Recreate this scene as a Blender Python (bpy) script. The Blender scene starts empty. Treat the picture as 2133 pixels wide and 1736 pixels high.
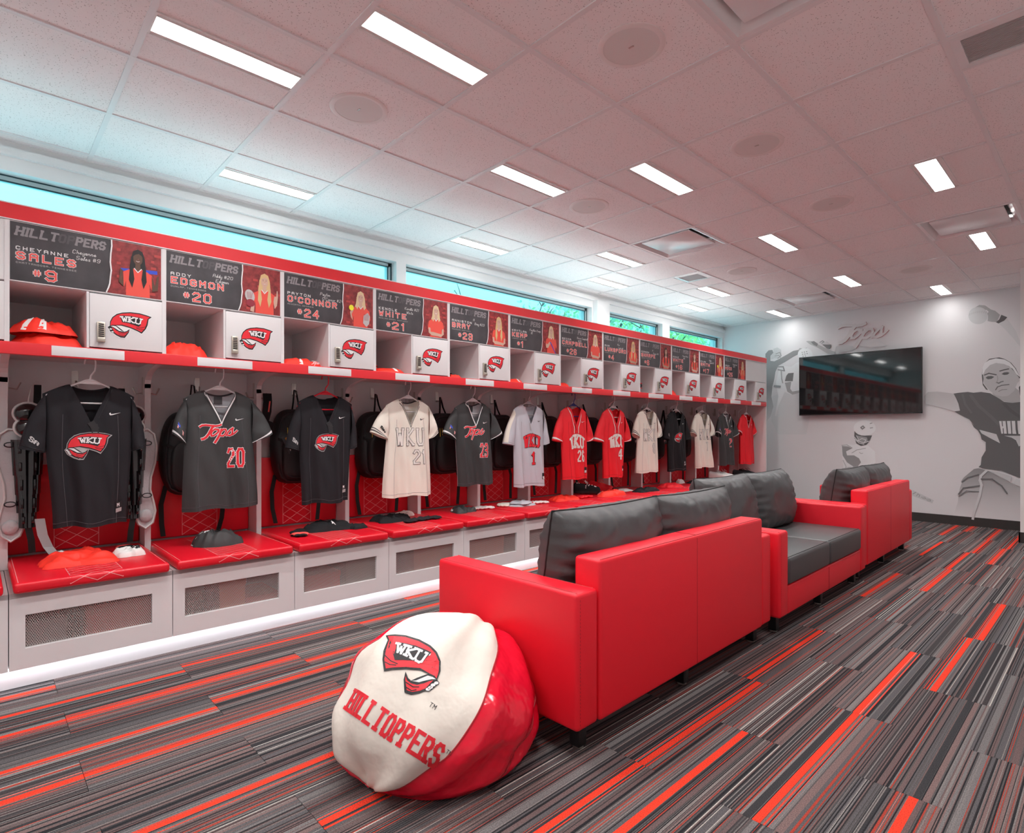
import bpy, bmesh, math, random
from mathutils import Vector, Matrix, noise as mnoise
from mathutils.geometry import tessellate_polygon
from mathutils.bvhtree import BVHTree

# ------------------------------------------------------------------ camera, light, exposure
scene = bpy.context.scene
C = scene.collection
cam_d = bpy.data.cameras.new('camera')
cam = bpy.data.objects.new('camera', cam_d); C.objects.link(cam)
cam.location = (0, 0, 1.117)
cam.rotation_euler = (math.radians(90), 0, math.radians(46.8))
cam_d.sensor_width = 36.0; cam_d.lens = 36.0 * 1191 / 2133
cam_d.shift_y = 30.5 / 2133
cam_d.clip_start = 0.02; cam_d.clip_end = 200
scene.camera = cam

LAMP = 9.0           # radiance of the ceiling panel lenses
LAMP_W = 6.8         # power of the light each panel throws down
LED = 2.0            # strip below the benches
world = bpy.data.worlds.new('overcast_sky'); scene.world = world
world.use_nodes = True
wn = world.node_tree.nodes; wl = world.node_tree.links
bg = wn['Background']
wtc = wn.new('ShaderNodeTexCoord'); wnz = wn.new('ShaderNodeTexNoise'); wrp = wn.new('ShaderNodeValToRGB')
wnz.inputs['Scale'].default_value = 2.2; wnz.inputs['Detail'].default_value = 3
wl.new(wtc.outputs['Generated'], wnz.inputs['Vector']); wl.new(wnz.outputs['Fac'], wrp.inputs['Fac'])
wrp.color_ramp.elements[0].position = .35; wrp.color_ramp.elements[0].color = (.33, .82, .92, 1)
wrp.color_ramp.elements[1].position = .68; wrp.color_ramp.elements[1].color = (.42, .88, .98, 1)
wl.new(wrp.outputs['Color'], bg.inputs['Color'])
# overcast sky: three times as bright at the zenith as at the horizon
wsp = wn.new('ShaderNodeSeparateXYZ'); wl.new(wtc.outputs['Generated'], wsp.inputs[0])
wmr = wn.new('ShaderNodeMapRange'); wmr.inputs['From Min'].default_value = 0; wmr.inputs['From Max'].default_value = 1; wmr.inputs['To Min'].default_value = .92; wmr.inputs['To Max'].default_value = 2.75
wl.new(wsp.outputs['Z'], wmr.inputs['Value']); wl.new(wmr.outputs[0], bg.inputs['Strength'])
vs = scene.view_settings
vs.view_transform = 'Standard'; vs.look = 'None'; vs.gamma = 1.0; vs.use_curve_mapping = False
vs.exposure = 0.68
scene.cycles.max_bounces = 10; scene.cycles.diffuse_bounces = 6; scene.cycles.transparent_max_bounces = 16
scene.cycles.caustics_reflective = False; scene.cycles.caustics_refractive = False
scene.cycles.sample_clamp_indirect = 6.0

rnd = random.Random(7)
R = math.radians

# ------------------------------------------------------------------ materials
MATS = {}
def mat(name, col=(.8, .8, .8), rough=.5, metal=0.0, spec=.5, bump=None, coat=0.0, sheen=0.0, emit=None, mottle=None):
    """plain procedural material; bump = (scale, strength[, detail]); mottle = (scale, amount)"""
    if name in MATS: return MATS[name]
    m = bpy.data.materials.new(name); m.use_nodes = True
    nt = m.node_tree; n = nt.nodes; l = nt.links; p = n['Principled BSDF']
    p.inputs['Base Color'].default_value = (*col, 1); p.inputs['Roughness'].default_value = rough
    p.inputs['Metallic'].default_value = metal; p.inputs['Specular IOR Level'].default_value = spec
    if coat: p.inputs['Coat Weight'].default_value = coat; p.inputs['Coat Roughness'].default_value = .15
    if sheen: p.inputs['Sheen Weight'].default_value = sheen
    tc = None
    if bump or mottle: tc = n.new('ShaderNodeTexCoord')
    if bump:
        t = n.new('ShaderNodeTexNoise'); t.inputs['Scale'].default_value = bump[0]
        t.inputs['Detail'].default_value = bump[2] if len(bump) > 2 else 3
        b = n.new('ShaderNodeBump'); b.inputs['Strength'].default_value = bump[1]; b.inputs['Distance'].default_value = bump[3] if len(bump) > 3 else .004
        l.new(tc.outputs['Object'], t.inputs['Vector']); l.new(t.outputs['Fac'], b.inputs['Height']); l.new(b.outputs['Normal'], p.inputs['Normal'])
    if mottle:
        t = n.new('ShaderNodeTexNoise'); t.inputs['Scale'].default_value = mottle[0]; t.inputs['Detail'].default_value = 3
        r = n.new('ShaderNodeValToRGB'); a = mottle[1]
        r.color_ramp.elements[0].position = .3; r.color_ramp.elements[0].color = tuple(c * (1 - a) for c in col) + (1,)
        r.color_ramp.elements[1].position = .7; r.color_ramp.elements[1].color = tuple(min(1, c * (1 + a)) for c in col) + (1,)
        l.new(tc.outputs['Object'], t.inputs['Vector']); l.new(t.outputs['Fac'], r.inputs['Fac']); l.new(r.outputs['Color'], p.inputs['Base Color'])
    if emit:
        p.inputs['Emission Color'].default_value = (*emit[0], 1); p.inputs['Emission Strength'].default_value = emit[1]
    MATS[name] = m
    return m

def math_node(nt, op, a, b=None):
    x = nt.nodes.new('ShaderNodeMath'); x.operation = op
    for i, v in enumerate((a, b)):
        if v is None: continue
        if isinstance(v, (int, float)): x.inputs[i].default_value = v
        else: nt.links.new(v, x.inputs[i])
    return x.outputs[0]

WHITE = mat('white_laminate', (.74, .73, .735), .38, spec=.4)
PAINT = mat('white_wall_paint', (.80, .80, .80), .75, bump=(120, .05))
RED_LAM = mat('red_laminate', (.78, .035, .045), .30, spec=.5)
RED_VINYL = mat('red_vinyl', (.72, .008, .022), .36, spec=.5, bump=(420, .06))
RED_LEATHER = mat('red_sofa_leather', (.80, .012, .028), .44, spec=.4, bump=(360, .08))
BLACK_LEATHER = mat('black_sofa_leather', (.058, .060, .062), .42, spec=.6, bump=(300, .10))
THREAD = mat('pink_thread', (.86, .33, .33), .6)
RED_THREAD = mat('dark_red_thread', (.35, .004, .01), .6)
BLACK_THREAD = mat('black_thread', (.008, .008, .009), .6)
CHROME = mat('brushed_steel', (.55, .53, .50), .32, metal=1.0)
NICKEL = mat('satin_nickel', (.58, .54, .46), .38, metal=.9)
BLACK_PL = mat('black_plastic', (.012, .012, .013), .28)
BLACK_GLOSS = mat('glossy_black_shell', (.006, .006, .007), .12, coat=.5)
BLACK_NYLON = mat('black_nylon', (.016, .016, .017), .60, bump=(500, .12))
BLACK_WEB = mat('black_webbing', (.006, .006, .006), .8)
BLACK_CLOTH = mat('black_jersey_cloth', (.016, .016, .018), .80, spec=.2, bump=(260, .08))
CHAR_CLOTH = mat('charcoal_jersey_cloth', (.021, .0200, .0235), .80, spec=.18, bump=(260, .06))
GREY_CLOTH = mat('dark_grey_jersey_cloth', (.046, .048, .049), .55, spec=.3, bump=(260, .06))
LGREY_CLOTH = mat('light_grey_jersey_cloth', (.52, .53, .58), .7, bump=(260, .06))
CREAM_CLOTH = mat('cream_jersey_cloth', (.80, .75, .66), .72, bump=(260, .06))
RED_CLOTH = mat('red_jersey_cloth', (.83, .010, .022), .66, bump=(260, .06))
ORANGE_CLOTH = mat('bright_red_cloth', (.95, .035, .018), .62, bump=(60, .15))
WHITE_CLOTH = mat('white_cloth', (.78, .77, .75), .75, bump=(120, .10))
PINK_CLOTH = mat('pale_pink_cloth', (.80, .62, .57), .75, bump=(120, .10))
WHITE_PL = mat('white_plastic', (.82, .82, .83), .35)
P_WHITE = mat('print_white', (.80, .80, .80), .55)
P_RED = mat('print_red', (.78, .02, .035), .5)
P_CORAL = mat('print_coral_red', (.83, .10, .085), .5)
P_BLACK = mat('print_black', (.012, .012, .014), .5)
P_CHAR = mat('print_charcoal', (.060, .058, .064), .32, mottle=(9, .25))
P_GREY = mat('print_mid_grey', (.27, .25, .265), .4)
P_DIM = mat('print_dim_grey', (.095, .09, .10), .4)
P_CREAM = mat('print_cream', (.78, .75, .70), .6)
P_SILVER = mat('print_silver', (.42, .41, .41), .5)

# ------------------------------------------------------------------ mesh helpers
class MB:
    def __init__(s): s.v = []; s.f = []; s.m = []; s.mats = []; s.cur = 0
    def use(s, m):
        if m not in s.mats: s.mats.append(m)
        s.cur = s.mats.index(m); return s
    def add(s, vs_, fs):
        k = len(s.v); s.v += [tuple(v) for v in vs_]
        for f in fs: s.f.append(tuple(i + k for i in f)); s.m.append(s.cur)
        return s
    def box(s, x0, x1, y0, y1, z0, z1):
        return s.add([(x, y, z) for z in (z0, z1) for y in (y0, y1) for x in (x0, x1)],
                     [(0, 2, 3, 1), (4, 5, 7, 6), (0, 1, 5, 4), (2, 6, 7, 3), (0, 4, 6, 2), (1, 3, 7, 5)])
    def rbox(s, x0, x1, y0, y1, z0, z1, r, seg=3):
        bm = bmesh.new(); bmesh.ops.create_cube(bm, size=1)
        for v in bm.verts: v.co = ((x0 + x1) / 2 + v.co.x * (x1 - x0), (y0 + y1) / 2 + v.co.y * (y1 - y0), (z0 + z1) / 2 + v.co.z * (z1 - z0))
        bmesh.ops.bevel(bm, geom=bm.edges[:] + bm.verts[:], offset=r, segments=seg, profile=.5, affect='EDGES')
        bm.verts.index_update(); s.add([v.co for v in bm.verts], [[v.index for v in f.verts] for f in bm.faces]); bm.free(); return s
    def grid(s, fn, nu, nv, flip=False):
        k = [fn(i / nu, j / nv) for j in range(nv + 1) for i in range(nu + 1)]; w = nu + 1
        fs = [(j * w + i, j * w + i + 1, (j + 1) * w + i + 1, (j + 1) * w + i) for j in range(nv) for i in range(nu)]
        return s.add(k, [f[::-1] for f in fs] if flip else fs)
    def tube(s, pts, r, n=8, cap=True):
        pts = [Vector(p) for p in pts]; rr = r if isinstance(r, (list, tuple)) else [r] * len(pts)
        vs_ = []; up = Vector((0.13, .27, .95)).normalized(); prev = None
        for i, p in enumerate(pts):
            t = (pts[min(i + 1, len(pts) - 1)] - pts[max(i - 1, 0)]).normalized()
            if prev is None:
                a = t.cross(up)
                if a.length < .05: a = t.cross(Vector((1, 0, 0)))
                a.normalize()
            else: a = (prev - t * prev.dot(t)).normalized()
            prev = a; b = t.cross(a)
            for k in range(n):
                w = 2 * math.pi * k / n; vs_.append(p + (a * math.cos(w) + b * math.sin(w)) * rr[i])
        fs = [(i * n + k, i * n + (k + 1) % n, (i + 1) * n + (k + 1) % n, (i + 1) * n + k) for i in range(len(pts) - 1) for k in range(n)]
        if cap: fs += [tuple(range(n))[::-1], tuple(range((len(pts) - 1) * n, len(pts) * n))]
        return s.add(vs_, fs)
    def strap(s, pts, wdir, w, th=.002):
        """flat strap along pts, wide in wdir"""
        wd = Vector(wdir).normalized() * (w / 2); pts = [Vector(p) for p in pts]; vs_ = []
        for i, p in enumerate(pts):
            t = (pts[min(i + 1, len(pts) - 1)] - pts[max(i - 1, 0)]).normalized(); nn = t.cross(wd).normalized() * (th / 2)
            vs_ += [p - wd - nn, p + wd - nn, p + wd + nn, p - wd + nn]
        fs = [(i * 4 + k, i * 4 + (k + 1) % 4, i * 4 + 4 + (k + 1) % 4, i * 4 + 4 + k) for i in range(len(pts) - 1) for k in range(4)]
        n = len(pts) - 1; fs += [(3, 2, 1, 0), (n * 4, n * 4 + 1, n * 4 + 2, n * 4 + 3)]
        return s.add(vs_, fs)
    def disc(s, c, r, z0, z1, n=32):
        x, y = c; vs_ = [(x + r * math.cos(2 * math.pi * i / n), y + r * math.sin(2 * math.pi * i / n), z) for z in (z0, z1) for i in range(n)]
        return s.add(vs_, [(i, (i + 1) % n, n + (i + 1) % n, n + i) for i in range(n)] + [tuple(range(n))[::-1], tuple(range(n, 2 * n))])
    def ellip(s, c, r, nu=16, nv=10):
        return s.grid(lambda u, v: (c[0] + r[0] * math.sin(math.pi * v) * math.cos(2 * math.pi * u), c[1] + r[1] * math.sin(math.pi * v) * math.sin(2 * math.pi * u), c[2] - r[2] * math.cos(math.pi * v)), nu, nv)
    def extrude(s, poly, f, th):
        """closed polygon (2D) through f(a, b, depth) with thickness th"""
        n = len(poly); A = [f(a, b, 0) for a, b in poly]; B = [f(a, b, th) for a, b in poly]
        tri = tessellate_polygon([[Vector((a, b, 0)) for a, b in poly]])
        return s.add(A + B, [tuple(t) for t in tri] + [tuple(i + n for i in t[::-1]) for t in tri] + [(i, (i + 1) % n, n + (i + 1) % n, n + i) for i in range(n)])
    def mesh(s, name, m=None, smooth=False):
        me = bpy.data.meshes.new(name); me.from_pydata(s.v, [], s.f)
        ms = s.mats or [m]
        for x in ms: me.materials.append(x)
        if s.mats: me.polygons.foreach_set('material_index', s.m)
        bm = bmesh.new(); bm.from_mesh(me); bmesh.ops.recalc_face_normals(bm, faces=bm.faces[:]); bm.to_mesh(me); bm.free()
        if smooth:
            me.polygons.foreach_set('use_smooth', [True] * len(me.polygons))
            try: me.set_sharp_from_angle(angle=R(smooth if smooth is not True else 45))
            except Exception: pass
        me.update(); return me

def ob(name, mb, m=None, parent=None, smooth=False, loc=None, label=None):
    me = mb if isinstance(mb, bpy.types.Mesh) else mb.mesh(name, m, smooth)
    o = bpy.data.objects.new(name, me); C.objects.link(o)
    if parent: o.parent = parent
    if loc: o.location = loc
    if label: o['label'] = label
    return o
def thing(name, label, cat, loc=(0, 0, 0), rz=0, group=None):
    o = bpy.data.objects.new(name, None); C.objects.link(o); o.empty_display_size = .1
    o.location = loc; o.rotation_euler = (0, 0, rz); o['label'] = label; o['category'] = cat
    if group: o['group'] = group
    return o
def tag(o, label, cat, group=None):
    o['label'] = label; o['category'] = cat
    if group: o['group'] = group
    return o
def struct(name, mb, m=None, parent=None, **k):
    o = ob(name, mb, m, parent, **k)
    if not parent: o['kind'] = 'structure'
    return o
def copy_tree(o, parent=None):
    c = o.copy(); C.objects.link(c); c.parent = parent
    for ch in list(o.children): copy_tree(ch, c)
    return c
def box(name, b, m, parent=None, r=0, **k):
    mb = MB()
    if r: mb.rbox(*b, r)
    else: mb.box(*b)
    return ob(name, mb, m, parent, smooth=30 if r else False, **k)

# ------------------------------------------------------------------ flat prints: strokes, polygons, lettering
GL = {'A': '00 05 16 36 45 40|03 43', 'B': '00 06 36 45 44 33 03|33 42 41 30 00', 'C': '45 36 16 05 01 10 30 41', 'D': '00 06 36 45 41 30 00',
 'E': '46 06 00 40|03 33', 'F': '46 06 00|03 33', 'G': '45 36 16 05 01 10 30 41 43 23', 'H': '00 06|40 46|03 43', 'I': '00 06', 'J': '46 41 30 10 01',
 'K': '00 06|46 03 40', 'L': '06 00 40', 'M': '00 06 23 46 40', 'N': '00 06 40 46', 'O': '10 01 05 16 36 45 41 30 10', 'P': '00 06 36 45 44 33 03',
 'R': '00 06 36 45 44 33 03|23 40', 'S': '45 36 16 05 04 13 33 42 41 30 10 01', 'T': '06 46|26 20', 'U': '06 01 10 30 41 46', 'V': '06 20 46',
 'W': '06 10 24 30 46', 'X': '06 40|46 00', 'Y': '06 23 46|23 20', 'Z': '06 46 00 40', '0': '10 01 05 16 36 45 41 30 10', '1': '05 16 10', '2': '05 16 36 45 44 01 00 40',
 '3': '05 16 36 45 44 33 42 41 30 10 01|13 33', '4': '30 36 02 42', '5': '46 06 03 33 42 41 30 10 01', '6': '45 36 16 05 01 10 30 41 42 33 03',
 '7': '06 46 20', '8': '13 04 05 16 36 45 44 33 13 02 01 10 30 41 42 33', '9': '01 10 30 41 45 36 16 05 04 13 43', '#': '10 16|30 36|02 42|04 44', "'": '06 04', ',': '11 00'}
LC = {'a': '36 16 05 04 13 23 36 33 44', 'b': '09 03 23 34 35 26 06', 'c': '36 16 05 04 13 33', 'd': '36 16 05 04 13 23 39 33 44', 'e': '04 35 26 16 05 04 13 33 44',
 'g': '36 16 05 04 13 33|36 31 20 10 02', 'h': '09 03|05 16 26 35 33 44', 'i': '06 04 13 24', 'k': '09 03|26 04 33', 'l': '03 29 19 04 13 24', 'm': '03 06|05 16 25 23|25 36 46 43',
 'n': '03 06|05 16 26 35 33 44', 'o': '16 05 04 13 23 34 35 26 16', 'p': '06 00|06 26 35 34 23 03', 'r': '03 06|05 16 26', 's': '36 16 05 34 33 13 03', 't': '29 14 23 33|07 37',
 'u': '06 04 13 23 36 33', 'w': '06 03 25 33 46', 'y': '06 04 13 33|36 31 20 10 02'}
def strokes(txt, gap=2.2, slant=0.0, slab=0.0):
    """polylines in glyph units (cap height 6) and total width"""
    out = []; x = 0.0
    for ch in txt:
        if ch == ' ': x += 3; continue
        low = ch in LC; d = LC[ch] if low else GL.get(ch)
        if d is None: x += 2; continue
        w = 0
        for pl in d.split('|'):
            pts = [(int(p[0]), int(p[1])) for p in pl.split()]; w = max(w, max(p[0] for p in pts))
            if low: pts = [(a * .75, (b - 3) * 1.0) for a, b in pts]
            P = [(x + a + slant * b, float(b)) for a, b in pts]; out.append(P)
            if slab and not low:
                for (a, b), nb in ((pts[0], pts[1]), (pts[-1], pts[-2])):
                    if b in (0, 6) and nb[1] != b: out.append([(x + a - slab + slant * b, b), (x + a + slab + slant * b, b)])
        x += (w * .75 if low else w) + (gap * .6 if low else gap)
    return out, max(x - gap, .1)
def ribbons(lines, w, step=None, taper=False):
    """quads along polylines (2D); step: subdivide"""
    q = []
    for L in lines:
        for i, (a, b) in enumerate(zip(L[:-1], L[1:])):
            dx, dy = b[0] - a[0], b[1] - a[1]; n = math.hypot(dx, dy)
            if n < 1e-9: continue
            dx /= n; dy /= n; e = w * .5 if not taper else w * .3
            a2 = (a[0] - dx * e, a[1] - dy * e); b2 = (b[0] + dx * e, b[1] + dy * e); n += 2 * e
            k = 1 if not step else max(1, int(math.ceil(n / step)))
            for j in range(k):
                s0, s1 = n * j / k, n * (j + 1) / k
                p = (a2[0] + dx * s0, a2[1] + dy * s0); r = (a2[0] + dx * s1, a2[1] + dy * s1)
                q.append([(p[0] + dy * w / 2, p[1] - dx * w / 2), (r[0] + dy * w / 2, r[1] - dx * w / 2), (r[0] - dy * w / 2, r[1] + dx * w / 2), (p[0] - dy * w / 2, p[1] + dx * w / 2)])
    return q
def poly_tris(poly, maxlen=None):
    tri = tessellate_polygon([[Vector((a, b, 0)) for a, b in poly]])
    T = [[poly[i] for i in t] for t in tri]
    if maxlen:
        out = []
        while T:
            t = T.pop(); L = [math.dist(t[i], t[(i + 1) % 3]) for i in range(3)]; k = L.index(max(L))
            if L[k] > maxlen:
                a, b, c = t[k], t[(k + 1) % 3], t[(k + 2) % 3]; m = ((a[0] + b[0]) / 2, (a[1] + b[1]) / 2); T += [[a, m, c], [m, b, c]]
            else: out.append(t)
        return out
    return T
class Print:
    """flat print: pieces in panel coordinates (metres), mapped by f(a, b, layer)"""
    def __init__(s, f, step=None): s.f = f; s.mb = MB(); s.step = step; s.bad = 0; s.n = 0
    def put(s, polys, m, lay):
        s.mb.use(m)
        for p in polys:
            s.n = (s.n + 1) % 24; q = [s.f(a, b, lay + s.n * .03) for a, b in p]     # overlapping strokes never lie in one plane
            if any(v is None for v in q): s.bad += 1; continue
            s.mb.add(q, [tuple(range(len(q)))])
    def poly(s, pts, m, lay):
        if not isinstance(pts[0], (tuple, list)): pts = [(pts[i], pts[i + 1]) for i in range(0, len(pts), 2)]
        s.put(poly_tris(list(pts), s.step), m, lay)
    def line(s, pts, w, m, lay):
        if not isinstance(pts[0], (tuple, list)): pts = [(pts[i], pts[i + 1]) for i in range(0, len(pts), 2)]
        s.put(ribbons([pts], w, s.step), m, lay)
    def ell(s, c, r, m, lay, n=14, rot=0):
        ca, sa = math.cos(rot), math.sin(rot)
        s.poly([(c[0] + r[0] * math.cos(2 * math.pi * i / n) * ca - r[1] * math.sin(2 * math.pi * i / n) * sa, c[1] + r[0] * math.cos(2 * math.pi * i / n) * sa + r[1] * math.sin(2 * math.pi * i / n) * ca) for i in range(n)], m, lay)
    def text(s, txt, x, y, h, w, m, lay, width=None, center=False, warp=None, **k):
        L, tw = strokes(txt, **k); sy = h / 6.0; sx = sy if width is None else width / tw
        x0 = x - tw * sx / 2 if center else x
        P = [[(x0 + a * sx, y + b * sy) for a, b in pl] for pl in L]
        Q = ribbons(P, w, s.step)
        if warp: Q = [[warp(*p) for p in q] for q in Q]
        s.put(Q, m, lay); return tw * sx
    def build(s, name, parent=None): return ob(name, s.mb, None, parent) if s.mb.v else None

LOGO = dict(white=[-95,-20,-87,-10,-85,11,-75,34,-58,52,-34,62,1,68,39,68,70,63,99,53,82,35,78,11,70,-10,49,-42,31,-31,2,-19,-2,-30,-7,-45,-21,-70,-40,-70,-59,-62,-74,-51,-84,-43],
 black=[-91,-20,-84,-12,-83,9,-74,31,-56,49,-34,59,1,66,39,66,70,60,93,53,79,40,75,10,67,-11,49,-36,31,-26,1,-14,-37,-6,-58,-8,-37,-24,-25,-35,-15,-31,-2,-19,-6,-38,-22,-65,-40,-65,-58,-56,-71,-45,-81,-40],
 red1=[-81,-11,-79,8,-70,29,-54,44,-34,53.5,1,60.5,39,60.5,68,55,85,51,75,42,69,12,62,-9,48,-28.5,31,-20,2,-9,-34,-1,-61,-6,-75,-7],
 red2=[-76,-18,-68,-23,-58,-32,-44,-40,-28,-41,-15,-37,-7,-29,-11,-38,-25,-58,-40,-58,-55,-51,-66,-42],
 strip=[-81,-13,-71,-11,-59,-12,-49,-21,-37,-31,-27,-35,-46,-33,-61,-23,-71,-17],
 panel=[-44,43,-28,45,1,47,28,45,54,41,47,25,45,7,36,-3,16,4,-7,10,-33,11,-37,23])
def towel_logo(pr, cx, cy, s, lay=1, rot=0, mirror=False, edge=None, hole=None, word='WKU'):
    """waving towel emblem with three slab letters; s = scale (1 = 19 cm wide)"""
    ca, sa = math.cos(rot), math.sin(rot)
    def T(a, b):
        a *= .001 * s; b *= .001 * s
        if mirror: a = -a
        return (cx + a * ca - b * sa, cy + a * sa + b * ca)
    def TP(L): return [T(L[i], L[i + 1]) for i in range(0, len(L), 2)]
    if edge: pr.poly(TP(LOGO['white']), edge, lay)
    if hole: pr.poly(TP([-58,-8,-37,-6,1,-14,-2,-19,-15,-31,-25,-35,-37,-24]), hole, lay + .5)
    pr.poly(TP(LOGO['black']), P_BLACK, lay + 1)
    pr.poly(TP(LOGO['red1']), P_RED, lay + 2); pr.poly(TP(LOGO['red2']), P_RED, lay + 2)
    pr.poly(TP(LOGO['strip']), P_WHITE, lay + 2); pr.poly(TP(LOGO['panel']), P_BLACK, lay + 3)
    for a, b in ((-85, -21), (-80, -28), (-77, -35), (-73, -41)):
        pr.ell(T(a, b), (.0075 * s, .0055 * s), P_BLACK, lay + 2.5, 8); pr.ell(T(a, b), (.0056 * s, .0038 * s), P_WHITE, lay + 3, 8)
    for L in ([26,-9,45,-8,65,0], [28,-13,43,-17,57,-15], [-50,-43,-37,-47,-15,-42], [-47,-51,-37,-56,-19,-52]): pr.line(TP(L), .0022 * s, P_BLACK, lay + 3)
    TL, TR, BR, BL = ((-36, 38), (47, 37), (41, 10), (-32, 18))
    L, tw = strokes('WKU', gap=1.7, slab=.9)
    def W(x, y):
        u, v = x / tw, y / 6.0
        top = (TL[0] + (TR[0] - TL[0]) * u, TL[1] + (TR[1] - TL[1]) * u + 3 * math.sin(math.pi * u)); bot = (BL[0] + (BR[0] - BL[0]) * u, BL[1] + (BR[1] - BL[1]) * u + 2 * math.sin(math.pi * u))
        return (bot[0] + (top[0] - bot[0]) * v, bot[1] + (top[1] - bot[1]) * v)
    P = [[W(*p) for p in pl] for pl in L]
    if mirror:   # the letters themselves stay readable
        mid = (TL[0] + TR[0]) / 2; P = [[(2 * mid - a, b) for a, b in pl] for pl in P]
        P = [[T(*p) for p in pl] for pl in P]
    else: P = [[T(*p) for p in pl] for pl in P]
    pr.put(ribbons(P, .0058 * s, pr.step), P_WHITE, lay + 4)
TOPS = [([-292,129,-253,150,-203,151,-127,137,-56,125,-4,130,33,144], 30), ([-86,131,-116,95,-142,52,-172,-3,-211,-49,-249,-73,-280,-78], 36),
 ([-33,59,-67,76,-112,48,-136,5,-131,-34,-101,-33,-56,-1,-22,32,-15,61,-33,71], 26), ([31,67,11,20,-19,-39,-52,-93,-89,-152], 34), ([26,30,70,62,109,57,117,27,88,-19,48,-47,7,-42], 26),
 ([102,-49,117,-31,145,7,181,47,224,76,213,43,213,-2,199,-37,167,-51,131,-41], 24), ([167,-53,209,-38,248,-10,283,26], 22)]
def tops_script(pr, cx, cy, s, layers, rot=0.0):
    """layers: list of (material, extra width in mm, layer)"""
    ca, sa = math.cos(rot) * .001 * s, math.sin(rot) * .001 * s
    for m, ex, lay in layers:
        for L, w in TOPS:
            P = [(cx + L[i] * ca - L[i + 1] * sa, cy + L[i] * sa + L[i + 1] * ca) for i in range(0, len(L), 2)]
            pr.put(ribbons([P], (w + ex) * .001 * s, pr.step, taper=True), m, lay)
def swoosh(pr, cx, cy, w, m, lay):
    P = [(-.5, -.02), (-.42, -.16), (-.25, -.13), (.5, .13), (-.2, -.02), (-.36, -.03), (-.38, .10), (-.47, .06)]
    pr.poly([(cx + a * w, cy + b * w) for a, b in P], m, lay)
# ================================================================== THE ROOM
XW, YE, XR, YB, ZC = -4.262, 8.55, .62, -1.3, 2.743
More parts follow.
